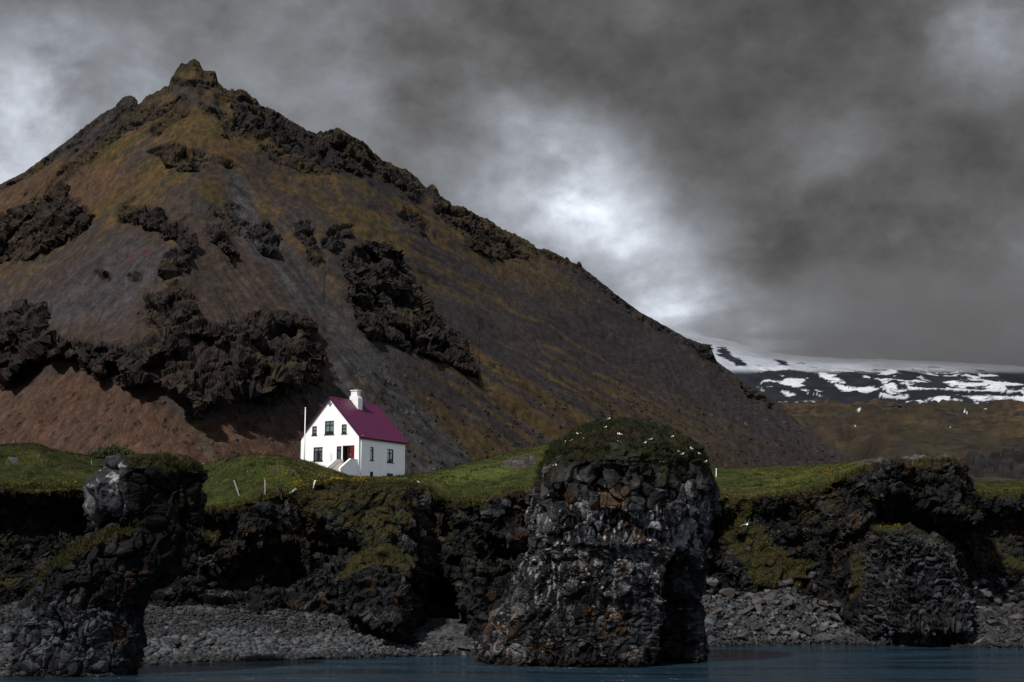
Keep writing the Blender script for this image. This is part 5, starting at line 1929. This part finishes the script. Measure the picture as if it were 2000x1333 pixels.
def gull_mesh(kind):
    V, Fc, C = [], [], []
    z0 = .12 if kind == 'standing' else (.0 if kind == 'flying' else .05)
    tall = 1.0 if kind == 'standing' else .55
    hd = [((-.27, 0, z0 + .05), .012, .006, WH), ((-.20, 0, z0 + .06), .05, .02, WH), ((-.10, 0, z0 + .075), .075, .055, WH), ((.02, 0, z0 + .09), .09, .085, WH), ((.11, 0, z0 + .12), .075, .08, WH)]
    if kind == 'flying':
        hd += [((.18, 0, z0 + .12), .05, .05, WH), ((.24, 0, z0 + .13), .045, .045, WH), ((.28, 0, z0 + .125), .022, .02, YL), ((.33, 0, z0 + .115), .005, .005, YL)]
    else:
        hd += [((.155, 0, z0 + .16 + .03 * tall), .05, .055, WH), ((.170, 0, z0 + .19 + .06 * tall), .044, .044, WH), ((.200, 0, z0 + .225 + .06 * tall), .040, .036, WH),
               ((.235, 0, z0 + .222 + .06 * tall), .018, .016, YL), ((.285, 0, z0 + .205 + .06 * tall), .004, .004, YL)]
    loft(V, Fc, C, hd)
    for sg in (-1, 1):
        if kind == 'flying':
            loft(V, Fc, C, [((.06, sg * .06, .11), .10, .025, GY), ((.09, sg * .25, .24), .095, .018, GY), ((.03, sg * .48, .34), .075, .012, GY), ((-.08, sg * .66, .38), .045, .008, GY), ((-.17, sg * .76, .38), .010, .004, BK)], 8)
        else:
            loft(V, Fc, C, [((.12, sg * .060, z0 + .13), .012, .03, GY), ((.03, sg * .085, z0 + .125), .022, .065, GY), ((-.10, sg * .072, z0 + .105), .020, .050, GY), ((-.22, sg * .035, z0 + .085), .012, .022, BK), ((-.31, sg * .012, z0 + .08), .004, .006, BK)], 8)
            if kind == 'standing':
                loft(V, Fc, C, [((.01, sg * .035, z0 + .04), .011, .011, YL), ((.015, sg * .035, .01), .009, .009, YL)], 6)
                loft(V, Fc, C, [((.00, sg * .035, .006), .010, .006, YL), ((.07, sg * .040, .004), .028, .004, YL)], 6)
    me = bpy.data.meshes.new('gull')
    me.from_pydata(V, [], Fc)
    me.update()
    a = me.color_attributes.new('tone', 'FLOAT_COLOR', 'POINT')
    c = np.ones((len(V), 4), np.float32)
    c[:, :3] = np.array(C)
    a.data.foreach_set('color', c.ravel())
    for p in me.polygons:
        p.use_smooth = True
    me.materials.append(M_FEATHER)
    return me


M_FEATHER = terrain_mat('gull_feathers', 6.0, 20.0, .06, 0.0, .01, .8, .1)
GM = {k: gull_mesh(k) for k in ('standing', 'sitting', 'flying')}
GULLS = [(1190.6, 821, 'sitting', 'white gull sitting highest, on the very crest of the mossy dome'),
         (1182, 837, 'sitting', 'white gull sitting just below the gull on the crest of the dome'),
         (1128, 850, 'sitting', 'larger of two gulls side by side on the upper left moss of the dome'),
         (1135, 849.5, 'sitting', 'smaller gull close beside another on the upper left moss of the dome'),
         (1106, 866, 'sitting', 'outer gull of the pair low on the left shoulder of the dome'),
         (1112.5, 865, 'standing', 'inner gull of the pair low on the left shoulder of the dome'),
         (1141, 860, 'sitting', 'tiny lone gull between the two left pairs on the mossy dome'),
         (1208, 851, 'sitting', 'gull facing left of the close pair in the middle of the dome'),
         (1214, 852.5, 'standing', 'gull on the right of the close pair in the middle of the dome'),
         (1212, 867, 'standing', 'tall upright gull standing directly below the middle pair on the dome'),
         (1259, 868, 'sitting', 'gull sitting lowest and leftmost of three right of the dome centre'),
         (1271, 861, 'sitting', 'uppermost of three gulls right of the dome centre'),
         (1277, 869, 'sitting', 'rightmost of three gulls right of the dome centre'),
         (1312, 855.5, 'sitting', 'lone gull high on the right slope of the mossy dome'),
         (1327, 884, 'sitting', 'small gull just above another low on the right slope of the dome'),
         (1334, 890, 'sitting', 'gull sitting lowest of three on the right slope of the dome'),
         (1350, 880, 'standing', 'gull standing near the right rim of the dome, above two sitting ones'),
         (1369, 890, 'standing', 'upright gull on the skyline at the right rim of the domed stack'),
         (1376, 904, 'sitting', 'lowest gull at the right rim of the domed stack'),
         (1288, 904, 'sitting', 'left gull of the pair on dark rock below the right moss'),
         (1294, 904, 'sitting', 'right gull of the pair on dark rock below the right moss'),
         (1256, 889, 'sitting', 'small gull above the tall grey slab under the moss'),
         (1179, 908, 'sitting', 'gull nesting on a ledge left of the big grey slab'),
         (1143, 904, 'sitting', 'small gull on the moss tongue left of the grey slab'),
         (1081, 913, 'standing', 'left gull of the pair standing on the left top corner of the stack'),
         (1086, 913, 'standing', 'right gull of the pair standing on the left top corner of the stack'),
         (1108, 903, 'sitting', 'small gull above the pair on the left top corner of the stack'),
         (1071, 970, 'sitting', 'left one of two gulls on a narrow ledge low on the left face'),
         (1078, 970, 'sitting', 'right one of two gulls on a narrow ledge low on the left face'),
         (1267, 1059, 'sitting', 'gull on a whitened ledge in the middle of the stack face'),
         (817, 944, 'sitting', 'single gull on the grassy cliff edge below the right end of the house')]
bpy.context.view_layer.update()
dep = bpy.context.evaluated_depsgraph_get()
for (u_, v_, kd, lb) in GULLS:
    loc, nrm, ob = hit(u_, v_)
    if loc is None or loc.y > 170:
        loc, nrm, ob = hit(u_, v_ + 6)
    o = bpy.data.objects.new('gull', GM[kd])
    o.location = loc + Vector((0, 0, -.01)) + Vector((nrm.x, nrm.y, 0)) * .12
    o.rotation_euler = (0, random.uniform(-.08, .08), random.choice([0, math.pi]) + random.uniform(-.7, .7))
    s_ = random.uniform(.62, .75)
    o.scale = (s_, s_, s_)
    COL.objects.link(o)
    tag(o, lb, 'gull', 'gulls on the rocks')
for (u_, v_, Y_, rot, sc_, lb) in ((1461, 1026, 126.0, (R(-35), R(-20), R(60)), .9, 'white gull flying with raised wings past the right side of the stack'),
                                   (1671, 834, 230.0, (R(10), 0, R(10)), .8, 'distant gull flying over the brown moor, nearer the mountain foot'),
                                   (1857, 836, 230.0, (R(-50), R(10), R(80)), .8, 'distant gull flying over the brown moor above the right crag')):
    o = bpy.data.objects.new('gull', GM['flying'])
    o.location = at(u_, v_, Y_)
    o.rotation_euler = rot
    o.scale = (sc_, sc_, sc_)
    COL.objects.link(o)
    tag(o, lb, 'gull', 'gulls in flight')
